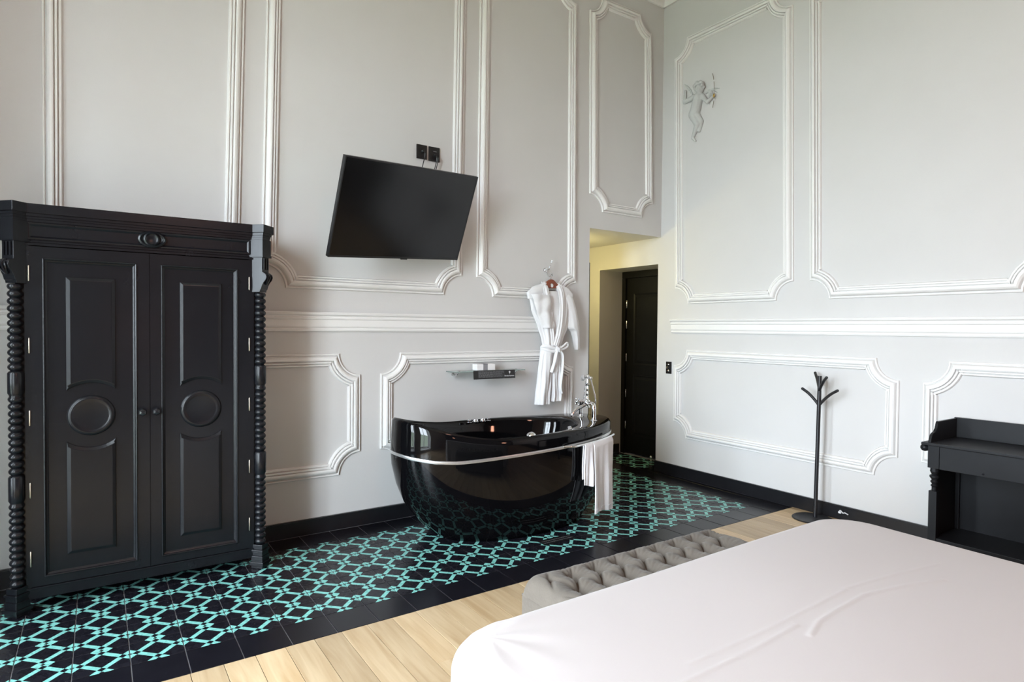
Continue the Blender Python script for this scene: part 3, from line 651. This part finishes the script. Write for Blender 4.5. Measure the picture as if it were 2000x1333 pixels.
def loft(sections, n, fold=0, nf=7, ph=0, ny=40):
    """sections [(z, xc, yc, half width, half depth)] interpolated smoothly"""
    zs = [s[0] for s in sections]
    def at(z):
        for a, b in zip(sections, sections[1:]):
            if (a[0]-z)*(b[0]-z) <= 0:
                t = (z-a[0])/(b[0]-a[0]) if b[0] != a[0] else 0; t = t*t*(3-2*t)*.5+t*.5
                return [a[i]+(b[i]-a[i])*t for i in range(1, 5)]
        return sections[-1][1:]
    z0, z1 = zs[0], zs[-1]
    def fn(u, v):
        z = z0+(z1-z0)*v; xc, yc, w, d = at(z); th = 2*PI*u
        amp = fold*min(1, v*1.6+.1)
        k = 1+amp*math.sin(nf*th+ph+2.2*v)+.5*amp*math.sin((nf*2+1)*th+ph*2-3*v)
        c, s = math.cos(th), math.sin(th)
        return Vector((xc+w*math.copysign(abs(c)**.85, c)*(1+.25*(k-1)), yc+d*math.copysign(abs(s)**.8, s)*k, z))
    V, F = grid(fn, n, ny, wrap=True)
    F.append(tuple(range(n))); F.append(tuple((ny-1)*n+i for i in range(n))); return V, F
upper = loft([(1.775, 3.262, RY, .175, .020), (1.745, 3.26, RY, .235, .030), (1.62, 3.265, RY-.004, .205, .042), (1.457, 3.285, RY-.006, .145, .048), (1.36, 3.275, RY-.006, .105, .044), (1.285, 3.268, RY-.004, .082, .040)], 72, .26, 6, .5, 60)
sk1 = loft([(1.29, 3.235, RY-.006, .060, .038), (1.19, 3.214, RY-.006, .058, .042), (1.0, 3.196, RY-.004, .060, .042), (.85, 3.178, RY-.002, .062, .042), (.794, 3.176, RY, .064, .044)], 60, .30, 4, 1.2)
sk2 = loft([(1.29, 3.315, RY-.002, .045, .036), (1.19, 3.322, RY-.002, .046, .038), (1.0, 3.312, RY, .050, .040), (.87, 3.318, RY, .052, .042), (.815, 3.312, RY, .052, .042)], 60, .30, 4, 2.6)
mk('robe_body', join(upper, sk1, sk2), M_ROBE, rb, smooth=True, sharp=1.5)
mk('back_skirt', loft([(1.28, 3.262, RY+.036, .08, .010), (1.0, 3.25, RY+.036, .10, .012), (.80, 3.25, RY+.036, .115, .013)], 40, .12, 6, .3), M_ROBE, rb, smooth=True, sharp=1.5)
def lapel(P, w0, w1, label=None):
    P = smooth_path(P, 6); n = len(P)
    V = []; F = []
    for i, p in enumerate(P):
        t = i/(n-1); w = w0+(w1-w0)*t
        a = P[max(i-1, 0)]; b = P[min(i+1, n-1)]; d = (b-a).normalized(); s = Vector((d.z, 0, -d.x)).normalized()
        for k in range(9):
            q = k/8*2-1; V.append(p+s*w*q+Vector((0, -.012*(1-q*q)-.004*math.sin(q*7+t*4), 0)))
    F = [(i*9+k, i*9+k+1, (i+1)*9+k+1, (i+1)*9+k) for i in range(n-1) for k in range(8)]
    return thick((V, F), .008)
yf = RY-.045
mk('collar', lapel([(3.335, RY+.012, 1.842), (3.338, RY-.03, 1.80), (3.345, yf-.004, 1.70), (3.338, yf-.012, 1.56), (3.312, yf-.014, 1.42), (3.275, yf-.004, 1.30)], .030, .026), M_ROBE, rb, smooth=True)
mk('collar', lapel([(3.198, RY+.012, 1.846), (3.186, RY-.026, 1.80), (3.190, yf+.004, 1.72), (3.214, yf-.002, 1.56), (3.244, yf-.004, 1.42), (3.262, yf+.004, 1.30)], .030, .024), M_ROBE, rb, smooth=True)
mk('collar_back', tube(smooth_path([(3.20, RY+.01, 1.838), (3.225, RY+.032, 1.85), (3.262, RY+.038, 1.852), (3.30, RY+.032, 1.85), (3.335, RY+.01, 1.836)], 5), .015, 8), M_ROBE, rb, smooth=True)
for sv in (loft([(1.845, 3.195, RY, .018, .018), (1.80, 3.135, RY, .075, .026), (1.752, 3.095, RY, .085, .032), (1.70, 3.10, RY, .08, .03)], 28, .05), loft([(1.842, 3.34, RY, .018, .018), (1.80, 3.395, RY, .07, .026), (1.752, 3.425, RY, .082, .032), (1.70, 3.42, RY, .08, .03)], 28, .05)): mk('shoulder', sv, M_ROBE, rb, smooth=True)
mk('collar_label', box(3.236, 3.296, RY+.012, RY+.016, 1.735, 1.772), M_CARD, rb)
# left sleeve tucked across the chest, right sleeve hanging
slf = grid(lambda u, v: Vector((3.018+.115*v+(.232-.105*v)*u+.006*math.sin(9*v), yf+.012-.040*math.sin(PI*min(1, u*1.12+.04))**.6-.007*math.sin(u*11+v*4)-.004*math.sin(v*17+u*5), 1.742-.012*u-(.285+.0*u)*v)), 30, 30)
mk('sleeve', thick(slf, .012), M_ROBE, rb, 'sleeve folded flat across the chest', smooth=True)
mk('sleeve', loft([(1.765, 3.42, RY, .050, .028), (1.70, 3.455, RY-.004, .056, .036), (1.60, 3.485, RY-.006, .056, .040), (1.50, 3.502, RY-.006, .062, .044), (1.452, 3.508, RY-.004, .066, .044), (1.43, 3.535, RY-.002, .040, .038), (1.36, 3.552, RY, .030, .032), (1.29, 3.562, RY+.004, .024, .026), (1.258, 3.570, RY+.006, .019, .020)], 36, .14, 4, .8), M_ROBE, rb, 'sleeve hanging down empty', smooth=True, sharp=1.5)
bl = mk('belt', join(tube([Vector((3.27+.093*math.cos(a), RY-.004+.052*math.sin(a), 1.285+.012*math.sin(a*2+.6))) for a in [2*PI*i/40 for i in range(40)]], .016, 10, True, 1.0),
                tube([Vector((3.268+.091*math.cos(a), RY-.004+.05*math.sin(a), 1.262+.010*math.sin(a*2+1.6))) for a in [2*PI*i/40 for i in range(40)]], .014, 10, True)), M_ROBE, rb, smooth=True)
kn = Vector((3.288, RY-.066, 1.272))
mk('belt_knot', join(sphere(kn, .024, 16, 10, (1, .8, 1.1)), tube([kn+Vector((-.016, -.012, .02)), kn+Vector((.004, -.024, 0)), kn+Vector((.016, -.012, -.02))], .010, 8)), M_ROBE, bl, smooth=True)
mk('belt_loop', tube(smooth_path([kn, kn+Vector((.035, -.004, .012)), kn+Vector((.075, -.004, .034)), kn+Vector((.102, 0, .052)), kn+Vector((.118, .004, .046)), kn+Vector((.116, .004, .022)), kn+Vector((.085, 0, .004)), kn+Vector((.04, -.004, -.006)), kn], 5), .009, 8), M_ROBE, bl, smooth=True)
mk('belt_tail', join(tube(smooth_path([kn, kn+Vector((.045, -.004, -.03)), kn+Vector((.062, 0, -.09)), kn+Vector((.060, .006, -.20)), kn+Vector((.040, .004, -.33)), kn+Vector((.058, .006, -.385))], 5), .017, 8, False, .5),
                     tube(smooth_path([kn, kn+Vector((-.02, -.006, -.05)), kn+Vector((-.035, -.002, -.12)), kn+Vector((-.06, .006, -.2))], 5), .015, 8, False, .5)), M_ROBE, bl, smooth=True)

# ------------------------------------------------------------------ glass shelf and what stands on it
sh = thing('glass_shelf', (2.62, YW, 1.098), 'clear glass wall shelf above the bathtub', 'shelf')
mk('glass_plate', box(2.282, 2.962, 4.165, YW-.008, 1.098, 1.106), M_GLASS, sh, bev=.001)
for x in (2.345, 2.90):
    mk('shelf_bracket', join(tube(smooth_path([(x, YW-.002, 1.075), (x-.004, YW-.03, 1.062), (x-.008, YW-.08, 1.075), (x-.004, YW-.1, 1.094)], 5), .006, 8), lathe([(.012, 0), (.012, .006)], (x, YW-.001, 1.075), (0, -1, 0), 12), box(x-.008, x+.008, YW-.11, YW-.09, 1.107, 1.113)), M_CHROME, sh, smooth=True)
sb = thing('soap_carton', (2.592, 4.225, 1.107), 'white carton with a grey paper band on the glass shelf', 'carton')
mk('carton', box(2.505, 2.680, 4.19, 4.262, 1.107, 1.158), M_PAPER, sb, bev=.004)
mk('paper_band', join(box(2.565, 2.606, 4.1885, 4.1905, 1.107, 1.1595), box(2.565, 2.606, 4.1885, 4.2635, 1.1575, 1.1597)), M_GREYB, sb)
lf = thing('bath_leaflet', (2.65, 4.158, 1.04), 'long black leaflet with white print leaning on the glass shelf edge', 'leaflet')
cr = Vector((.400, .0, -.001)).normalized(); cu_ = Vector((0, .10, 1)).normalized(); cn = cr.cross(cu_)
co = Vector((2.452, 4.150, 1.040))
def card(a, b, h): return co+cr*a+cu_*b+cn*h
mk('card', obox(card(.199, .0345, 0), cr, cu_, cn, .199, .0345, .0012), M_CARD, lf)
ln = []
for k in range(9):
    z = .061-.0058*k; a = .045
    while a < .262:
        w = random.uniform(.010, .032)
        ln.append(obox(card(a+w/2, z, .0014), cr, cu_, cn, w/2, .0010, .0003)); a += w+.004
mk('small_print', join(*ln), M_INKG, lf, kind='stuff')
mk('divider', obox(card(.288, .0345, .0014), cr, cu_, cn, .0006, .031, .0003), M_INKG, lf)
mk('flower_emblem', join(lathe([(.0075, 0), (.0078, .0004), (.001, .0008)], card(.344, .052, .0012), cn, 12), obox(card(.344, .041, .0014), cr, cu_, cn, .0012, .006, .0003), obox(card(.340, .047, .0015), cr, cu_, cn, .0022, .003, .0003), obox(card(.348, .047, .0015), cr, cu_, cn, .0022, .003, .0003)), M_INK, lf)
text_part('script_name', 'Pareto Famoso', .0155, M_INK, card(.293, .016, .0014), cr, cu_, lf)

# ------------------------------------------------------------------ bed
BX = (.775, 2.905); BY = (-.60, 1.545); BZT = .605
bd = thing('bed', ((BX[0]+BX[1])/2, (BY[0]+BY[1])/2, 0), 'wide bed made up with a smooth white sheet', 'bed')
mk('bed_base', join(box(BX[0]+.06, BX[1]-.06, BY[0]+.05, BY[1]-.06, .06, .30)), M_BEDBASE, bd, bev=.02)
for x in (BX[0]+.15, BX[1]-.15):
    for y in (BY[0]+.15, BY[1]-.15): mk('leg', lathe([(.02, 0), (.025, .06)], (x, y, .001), n=12), M_STAND, bd)
mk('mattress', box(BX[0]+.05, BX[1]-.05, BY[0]+.04, BY[1]-.05, .30, .56), M_SHEET, bd, bev=.05, seg=4, smooth=True)
CREASE = [([(1.625, .916), (1.72, .945), (1.827, .953), (2.009, .96), (2.2, .925), (2.376, .875)], .0030, .0075), ([(1.10, .965), (1.385, .961), (1.645, .969)], .0026, .0075),
          ([(1.236, 1.011), (1.577, 1.004), (2.006, 1.011)], .0018, .007), ([(2.0, 1.02), (2.25, .99), (2.536, .949)], .0014, .007)]
def bed_sheet(n=430):
    a = np.linspace(-1, 1, n); A, Bq = np.meshgrid(a, a); rho = np.maximum(np.abs(A), np.abs(Bq)); rs = np.where(rho < 1e-9, 1, rho)
    ua, ub = A/rs, Bq/rs                                       # unit square direction
    hx, hy = (BX[1]-BX[0])/2, (BY[1]-BY[0])/2; cx, cy = (BX[0]+BX[1])/2, (BY[0]+BY[1])/2
    R1, R2 = .80, .90
    re = .085; rc = .17
    def rrect(px, py, ins, rc):
        w, h = hx-ins, hy-ins
        x, y = px*w, py*h
        dx, dy = np.abs(x)-(w-rc), np.abs(y)-(h-rc)
        m = (dx > 0) & (dy > 0); d = np.hypot(np.maximum(dx, 1e-6), np.maximum(dy, 1e-6))
        q = np.maximum(dx, dy)/np.maximum(d, 1e-6)
        x = np.where(m, np.sign(x)*((w-rc)+dx*q), x); y = np.where(m, np.sign(y)*((h-rc)+dy*q), y)
        return x, y
    t1 = np.clip(rho/R1, 0, 1); t2 = np.clip((rho-R1)/(R2-R1), 0, 1); t3 = np.clip((rho-R2)/(1-R2), 0, 1)
    ins = re*(1-np.sin(t2*np.pi/2))
    x, y = rrect(ua, ub, ins, rc)
    x = x*t1; y = y*t1
    # the top plateau sags gently towards its border
    z = BZT-re*(1-np.cos(t2*np.pi/2))-.012*t1**6
    per = np.arctan2(ub*hy, ua*hx)
    drop = t3*.46; z = z-drop
    fold = .014*np.sin(per*31)+.010*np.sin(per*53+1)
    nx, ny = ua*(np.abs(ua) >= np.abs(ub)), ub*(np.abs(ub) > np.abs(ua))
    x = x+nx*t3*(fold*t3+.012); y = y+ny*t3*(fold*t3+.012)
    X, Y = x+cx, y+cy
    flat = (t2 < .5)
    for P, amp, sg in CREASE:
        best = np.full(X.shape, 9.)
        for p, q in zip(P, P[1:]):
            d = np.array(q)-np.array(p); L2_ = (d*d).sum(); t = np.clip(((X-p[0])*d[0]+(Y-p[1])*d[1])/L2_, 0, 1)
            best = np.minimum(best, np.hypot(X-p[0]-t*d[0], Y-p[1]-t*d[1]))
        z = z+flat*amp*np.exp(-(best/sg)**2)
    z = z+flat*(.003*np.sin(X*5+1)*np.sin(Y*4)+.004*np.sin(X*2.3-Y*3.1))
    # creases fanning out of the tucked foot corner on the left
    ang = np.arctan2(Y-(BY[1]-.12), X-(BX[0]+.12)); dist = np.hypot(X-(BX[0]+.1), Y-(BY[1]-.1))
    z = z+.0015*np.sin(ang*9)*np.exp(-((dist-.15)/.10)**2)
    V = np.stack([X, Y, z], -1).reshape(-1, 3).tolist()
    F = [(j*n+i, j*n+i+1, (j+1)*n+i+1, (j+1)*n+i) for j in range(n-1) for i in range(n-1)]
    return V, F
mk('bedsheet', bed_sheet(), M_SHEET, bd, smooth=True, sharp=3)

# ------------------------------------------------------------------ tufted bench
NX0, NX1, NY0, NY1, NZ = 1.43, 2.605, 1.615, 2.025, .445
bn = thing('tufted_bench', ((NX0+NX1)/2, (NY0+NY1)/2, 0), 'grey-brown velvet bench with button-tufted top at the bed foot', 'bench')
for x in (NX0+.06, NX1-.06):
    for y in (NY0+.06, NY1-.06): mk('foot', lathe([(.018, 0), (.024, .05)], (x, y, .001), n=12), M_STAND, bn)
mk('bench_box', box(NX0, NX1, NY0, NY1, .05, NZ-.085), M_VELVET, bn, bev=.012, smooth=True)
CXN, CYN = .128, .122
bxs = []
for r in range(3):
    for c in range(9):
        x = 1.632+CXN*(c-(.5 if r % 2 else 0)); y = 1.935-CYN*r
        if x < NX1-.05 and y > NY0+.04: bxs.append((x, y, r, c))
def bench_top(nu=260, nv=100):
    U = np.linspace(0, 1, nu); Wv = np.linspace(0, 1, nv); u, v = np.meshgrid(U, Wv)
    X = NX0+(NX1-NX0)*u; Y = NY0+(NY1-NY0)*v
    ex = np.minimum(u, 1-u)*(NX1-NX0); ey = np.minimum(v, 1-v)*(NY1-NY0); e = np.minimum(ex, ey)
    z = np.full(X.shape, NZ)
    z -= .085*(1-np.clip(ex/.06, 0, 1)**.5)**2+.085*(1-np.clip(ey/.06, 0, 1)**.5)**2
    a = (X-1.632)/CXN; b = (1.935-Y)/CYN
    p, q = a-b/2, a+b/2                                        # diagonal crease lattice through the buttons
    dp, dq = np.abs(p-np.round(p)), np.abs(q-np.round(q))
    inside = np.clip((ey-.03)/.07, 0, 1)*np.clip((ex-.02)/.07, 0, 1)
    cre = np.exp(-(dp/.075)**1.3)+np.exp(-(dq/.075)**1.3)
    edge = np.clip(ey/.05, 0, 1)
    z -= .027*np.minimum(cre, 1.3)*inside
    for x, y, r, c in bxs:
        d = np.hypot(X-x, Y-y); z -= .058*np.exp(-(d/.033)**1.3)
        th = np.arctan2(Y-y, X-x); z += .0016*np.sin(th*16)*np.exp(-((d-.045)/.03)**2)
    z = np.maximum(z, NZ-.090)
    out = .010*np.sin(np.clip((NZ-z)/.085, 0, 1)*np.pi)*(e < .03)
    V = np.stack([X, Y, z], -1).reshape(-1, 3).tolist()
    F = [(j*nu+i, j*nu+i+1, (j+1)*nu+i+1, (j+1)*nu+i) for j in range(nv-1) for i in range(nu-1)]
    return V, F
mk('tufted_cushion', bench_top(), M_VELVET, bn, smooth=True, sharp=3)
for x, y, r, c in bxs:
    mk('button', sphere((x, y, NZ-.066), .011, 10, 6, (1, 1, .6)), M_VELVET, bn, smooth=True)
mk('piping', tube([(NX0+.004, NY0+.004, NZ-.086), (NX1-.004, NY0+.004, NZ-.086), (NX1-.004, NY1-.004, NZ-.086), (NX0+.004, NY1-.004, NZ-.086)], .005, 6, True), M_VELVET, bn, smooth=True)

# ------------------------------------------------------------------ washstand against the right wall
ws = thing('washstand', (4.50, 1.15, 0), 'black tray-top washstand table against the right wall', 'table')
KX0, KX1, KY0, KY1 = 4.30, 4.705, .60, 1.69
mk('table_top', box(KX0-.012, KX1, KY0-.03, KY1+.032, .738, .756), M_DESK, ws, bev=.004)
def on_end(a, b, h): return Vector((a, KY1+h, b))
endp = [(KX0+.005, .756), (KX1, .756), (KX1, .880), (4.415, .880), (4.405, .868), (4.392, .838), (4.372, .818), (4.345, .812), (4.325, .800), (4.312, .775)]
mk('gallery_end', extrude(endp, on_end, -.016, .0), M_DESK, ws, bev=.002)
mk('gallery_end', [(v-Vector((0, KY1-KY0-.016, 0))) for v in extrude(endp, on_end, -.016, .0)[0]] and ([v-Vector((0, KY1-KY0-.016, 0)) for v in extrude(endp, on_end, -.016, .0)[0]], extrude(endp, on_end, -.016, 0)[1]), M_DESK, ws, bev=.002)
mk('gallery_back', box(KX1-.016, KX1, KY0, KY1, .756, .885), M_DESK, ws, bev=.002)
mk('apron', box(KX0+.012, KX0+.03, KY0+.05, KY1-.062, .595, .738), M_DESK, ws, bev=.002)
for y in (KY0+.0, KY1-.062):
    mk('corner_stile', box(KX0+.006, KX0+.066, y, y+.062, .597, .738), M_DESK, ws, bev=.002)
    mk('leg', join(lathe([(.018, .45), (.012, .455), (.012, .475), (.020, .485), (.012, .495), (.022, .510), (.014, .522), (.026, .538), (.026, .548), (.015, .556), (.024, .574), (.022, .598)], (KX0+.036, y+.034, 0), n=18), box(KX0+.014, KX0+.058, y+.012, y+.056, .001, .452)), M_DESK, ws)
    mk('leg', box(KX1-.05, KX1-.008, y+.012, y+.054, .001, .738), M_DESK, ws, bev=.003)
mk('end_rail', box(KX0+.03, KX1-.03, KY1-.03, KY1-.012, .60, .738), M_DESK, ws, bev=.002)
mk('end_panel', box(KX0+.03, KX1-.03, KY1-.028, KY1-.016, .12, .60), M_DESK, ws)
mk('back_panel', box(KX1-.03, KX1-.018, KY0+.05, KY1-.05, .12, .70), M_DESK, ws)
mk('lower_shelf', box(KX0+.02, KX1-.03, KY0+.03, KY1-.03, .14, .16), M_DESK, ws, bev=.002)
mk('rail_knob', lathe([(.010, 0), (.010, .012), (.007, .018), (.019, .026), (.024, .040), (.022, .054), (.012, .064), (.003, .067)], (KX0+.06, KY1-.004, .712), (0, 1, 0), 18), M_DESK, ws, smooth=True)
mk('latch_button', lathe([(.006, 0), (.006, .004)], (KX0+.012, 1.40, .612), (-1, 0, 0), 10), M_KNOB, ws)

# ------------------------------------------------------------------ coat stand
cs = thing('coat_stand', (4.56, 2.56, 0), 'slim black metal coat stand with four curved arms', 'coat stand')
mk('base_disc', lathe([(.145, 0), (.146, .004), (.140, .009), (.02, .011)], (4.545, 2.56, .001), n=48), M_STAND, cs, smooth=True, sharp=.5)
pb, pt = Vector((4.575, 2.556, .010)), Vector((4.585, 2.545, 1.103))
mk('pole', join(tube([pb, pt], [.0145, .0145], 16)), M_STAND, cs, smooth=True, sharp=.6)
jz = lambda z: pb+(pt-pb)*((z-.01)/1.093)
for dy, dx, z0, z1 in ((.140, .01, .875, .992), (-.145, -.01, .875, 1.002), (.078, .075, .985, 1.118), (-.101, -.088, .985, 1.100)):
    p = jz(z0); h = z1-z0
    mk('arm', join(tube(smooth_path([p, p+Vector((dx*.3, dy*.27, h*.36)), p+Vector((dx*.62, dy*.62, h*.73)), p+Vector((dx, dy, h))], 5), .0108, 10), sphere(p+Vector((dx, dy, h)), .0110, 10, 8)), M_STAND, cs, smooth=True)
# tiny cable clip on the baseboard next to the stand
mk('cable_tie', join(tube(smooth_path([(4.705, 2.44, .062), (4.695, 2.425, .075), (4.70, 2.41, .058), (4.69, 2.39, .066), (4.70, 2.37, .055)], 4), .004, 6), box(4.700, 4.7145, 2.425, 2.445, .05, .064)), M_INK, None, 'tiny white cable clip on the baseboard behind the coat stand', 'cable clip', smooth=True)

# ------------------------------------------------------------------ switch plate
sw = thing('light_switch', (XW, 4.172, 1.006), 'small black switch plate on the wall beside the door recess', 'switch')
mk('plate', box(XW-.010, XW-.001, 4.138, 4.207, 1.006, 1.127), M_BLACKP, sw, bev=.003)
for z in (1.035, 1.098): mk('toggle', lathe([(.009, 0), (.009, .003), (.004, .006), (.005, .020)], (XW-.010, 4.172, z), (-1, 0, 0), 12), M_CHROME, sw, smooth=True)
mk('dial', lathe([(.013, 0), (.012, .010), (.006, .012)], (XW-.010, 4.182, 1.067), (-1, 0, 0), 14), M_CHROME, sw, smooth=True)

# ------------------------------------------------------------------ cherub relief
ch = thing('cherub_relief', (XW, 3.86, 3.24), 'grey winged cherub relief with a bow on the panelled wall', 'relief')
def P3(y, z, d=.012): return Vector((XW-d, y, z))
def capsule(a, b, ra, rb_, n=12):
    pts = [a+(b-a)*(i/5) for i in range(6)]; return join(tube(pts, [ra+(rb_-ra)*i/5 for i in range(6)], n), sphere(a, ra, n, 8), sphere(b, rb_, n, 8))
parts = [sphere(P3(3.822, 3.722, .028), .048, 16, 12, (.8, .9, 1.05)), capsule(P3(3.832, 3.69), P3(3.845, 3.665), .022, .028),
         capsule(P3(3.848, 3.645, .014), P3(3.868, 3.555, .018), .050, .052), capsule(P3(3.868, 3.555, .018), P3(3.893, 3.505, .014), .052, .055),
         capsule(P3(3.895, 3.495, .016), P3(3.842, 3.395, .026), .048, .032), capsule(P3(3.842, 3.39, .026), P3(3.905, 3.295, .014), .030, .016), capsule(P3(3.908, 3.285), P3(3.878, 3.250), .016, .011),
         capsule(P3(3.872, 3.49, .012), P3(3.815, 3.415, .012), .042, .028), capsule(P3(3.815, 3.41, .012), P3(3.835, 3.335, .008), .026, .015),
         capsule(P3(3.800, 3.650, .016), P3(3.738, 3.578, .022), .025, .020), capsule(P3(3.738, 3.578, .022), P3(3.668, 3.612, .022), .019, .013), sphere(P3(3.660, 3.617, .022), .015, 10, 8),
         capsule(P3(3.898, 3.672, .014), P3(4.008, 3.655, .016), .026, .020), capsule(P3(4.008, 3.655, .016), P3(4.002, 3.745, .018), .019, .013), sphere(P3(4.0, 3.755, .018), .015, 10, 8),
         sphere(P3(3.818, 3.712, .066), .008, 8, 6), sphere(P3(3.806, 3.700, .055), .012, 8, 6), sphere(P3(3.836, 3.700, .055), .012, 8, 6)]
def merged(parts, vox):
    V, F = join(*parts); me = bpy.data.meshes.new('tmp'); me.from_pydata([tuple(v) for v in V], [], F)
    o = bpy.data.objects.new('tmp', me); COL.objects.link(o)
    r = o.modifiers.new('r', 'REMESH'); r.mode = 'VOXEL'; r.voxel_size = vox
    s = o.modifiers.new('s', 'SMOOTH'); s.factor = .5; s.iterations = 4
    ev = o.evaluated_get(bpy.context.evaluated_depsgraph_get()); m2 = ev.to_mesh()
    out = ([Vector((min(v.co.x, XW-.001), v.co.y, v.co.z)) for v in m2.vertices], [tuple(p.vertices) for p in m2.polygons]); ev.to_mesh_clear()
    bpy.data.objects.remove(o); bpy.data.meshes.remove(me); return out
mk('figure', merged(parts, .005), M_STONE, ch, smooth=True, sharp=3)
hair = [sphere(P3(3.822+.047*math.cos(a), 3.735+.045*math.sin(a), .03+.012*(i % 3)), .017, 8, 6) for i, a in enumerate([math.radians(t) for t in range(-10, 200, 17)])]+[sphere(P3(3.80+.012*i, 3.768-.004*(i % 2), .055), .014, 8, 6) for i in range(5)]
mk('hair', merged(hair, .004), M_STONE, ch, smooth=True)
for pts in ([(3.79, 3.65), (3.72, 3.70), (3.61, 3.665)], [(3.905, 3.675), (3.955, 3.765), (4.035, 3.842)]):
    fe = []
    for k in range(5):
        t = k/4; a = Vector(P3(*pts[0], .006)).lerp(P3(*pts[1], .006), .3+t*.5); b = Vector(P3(*pts[2], .004)); b.z -= .03*k; b.y += (pts[0][0]-pts[2][0])*.16*k
        fe.append(tube(smooth_path([a, (a+b)/2+Vector((0, 0, .02)), b], 4), [.012]*5+[.010, .008, .006, .003], 8, False, .6))
    mk('wing', merged(fe, .004), M_STONE, ch, smooth=True)
bw = [(3.676, 3.815), (3.664, 3.775), (3.658, 3.735), (3.655, 3.69), (3.653, 3.64), (3.652, 3.60), (3.656, 3.56), (3.664, 3.52), (3.673, 3.478)]
for i in (0, 2, 4, 6): mk('bow_stroke', tube(smooth_path([P3(*bw[i], .034), P3((bw[i][0]+bw[i+1][0])/2-.002, (bw[i][1]+bw[i+1][1])/2, .036), P3(*bw[i+1], .034), P3((bw[i+1][0]+bw[i+2][0])/2, (bw[i+1][1]+bw[i+2][1])/2, .034)], 3), .0026, 6), M_DARKINK, ch, smooth=True)
mk('bow_grip', sphere(P3(3.655, 3.607, .036), .013, 10, 8, (.5, .8, 1.4)), M_GOLD, ch, smooth=True)
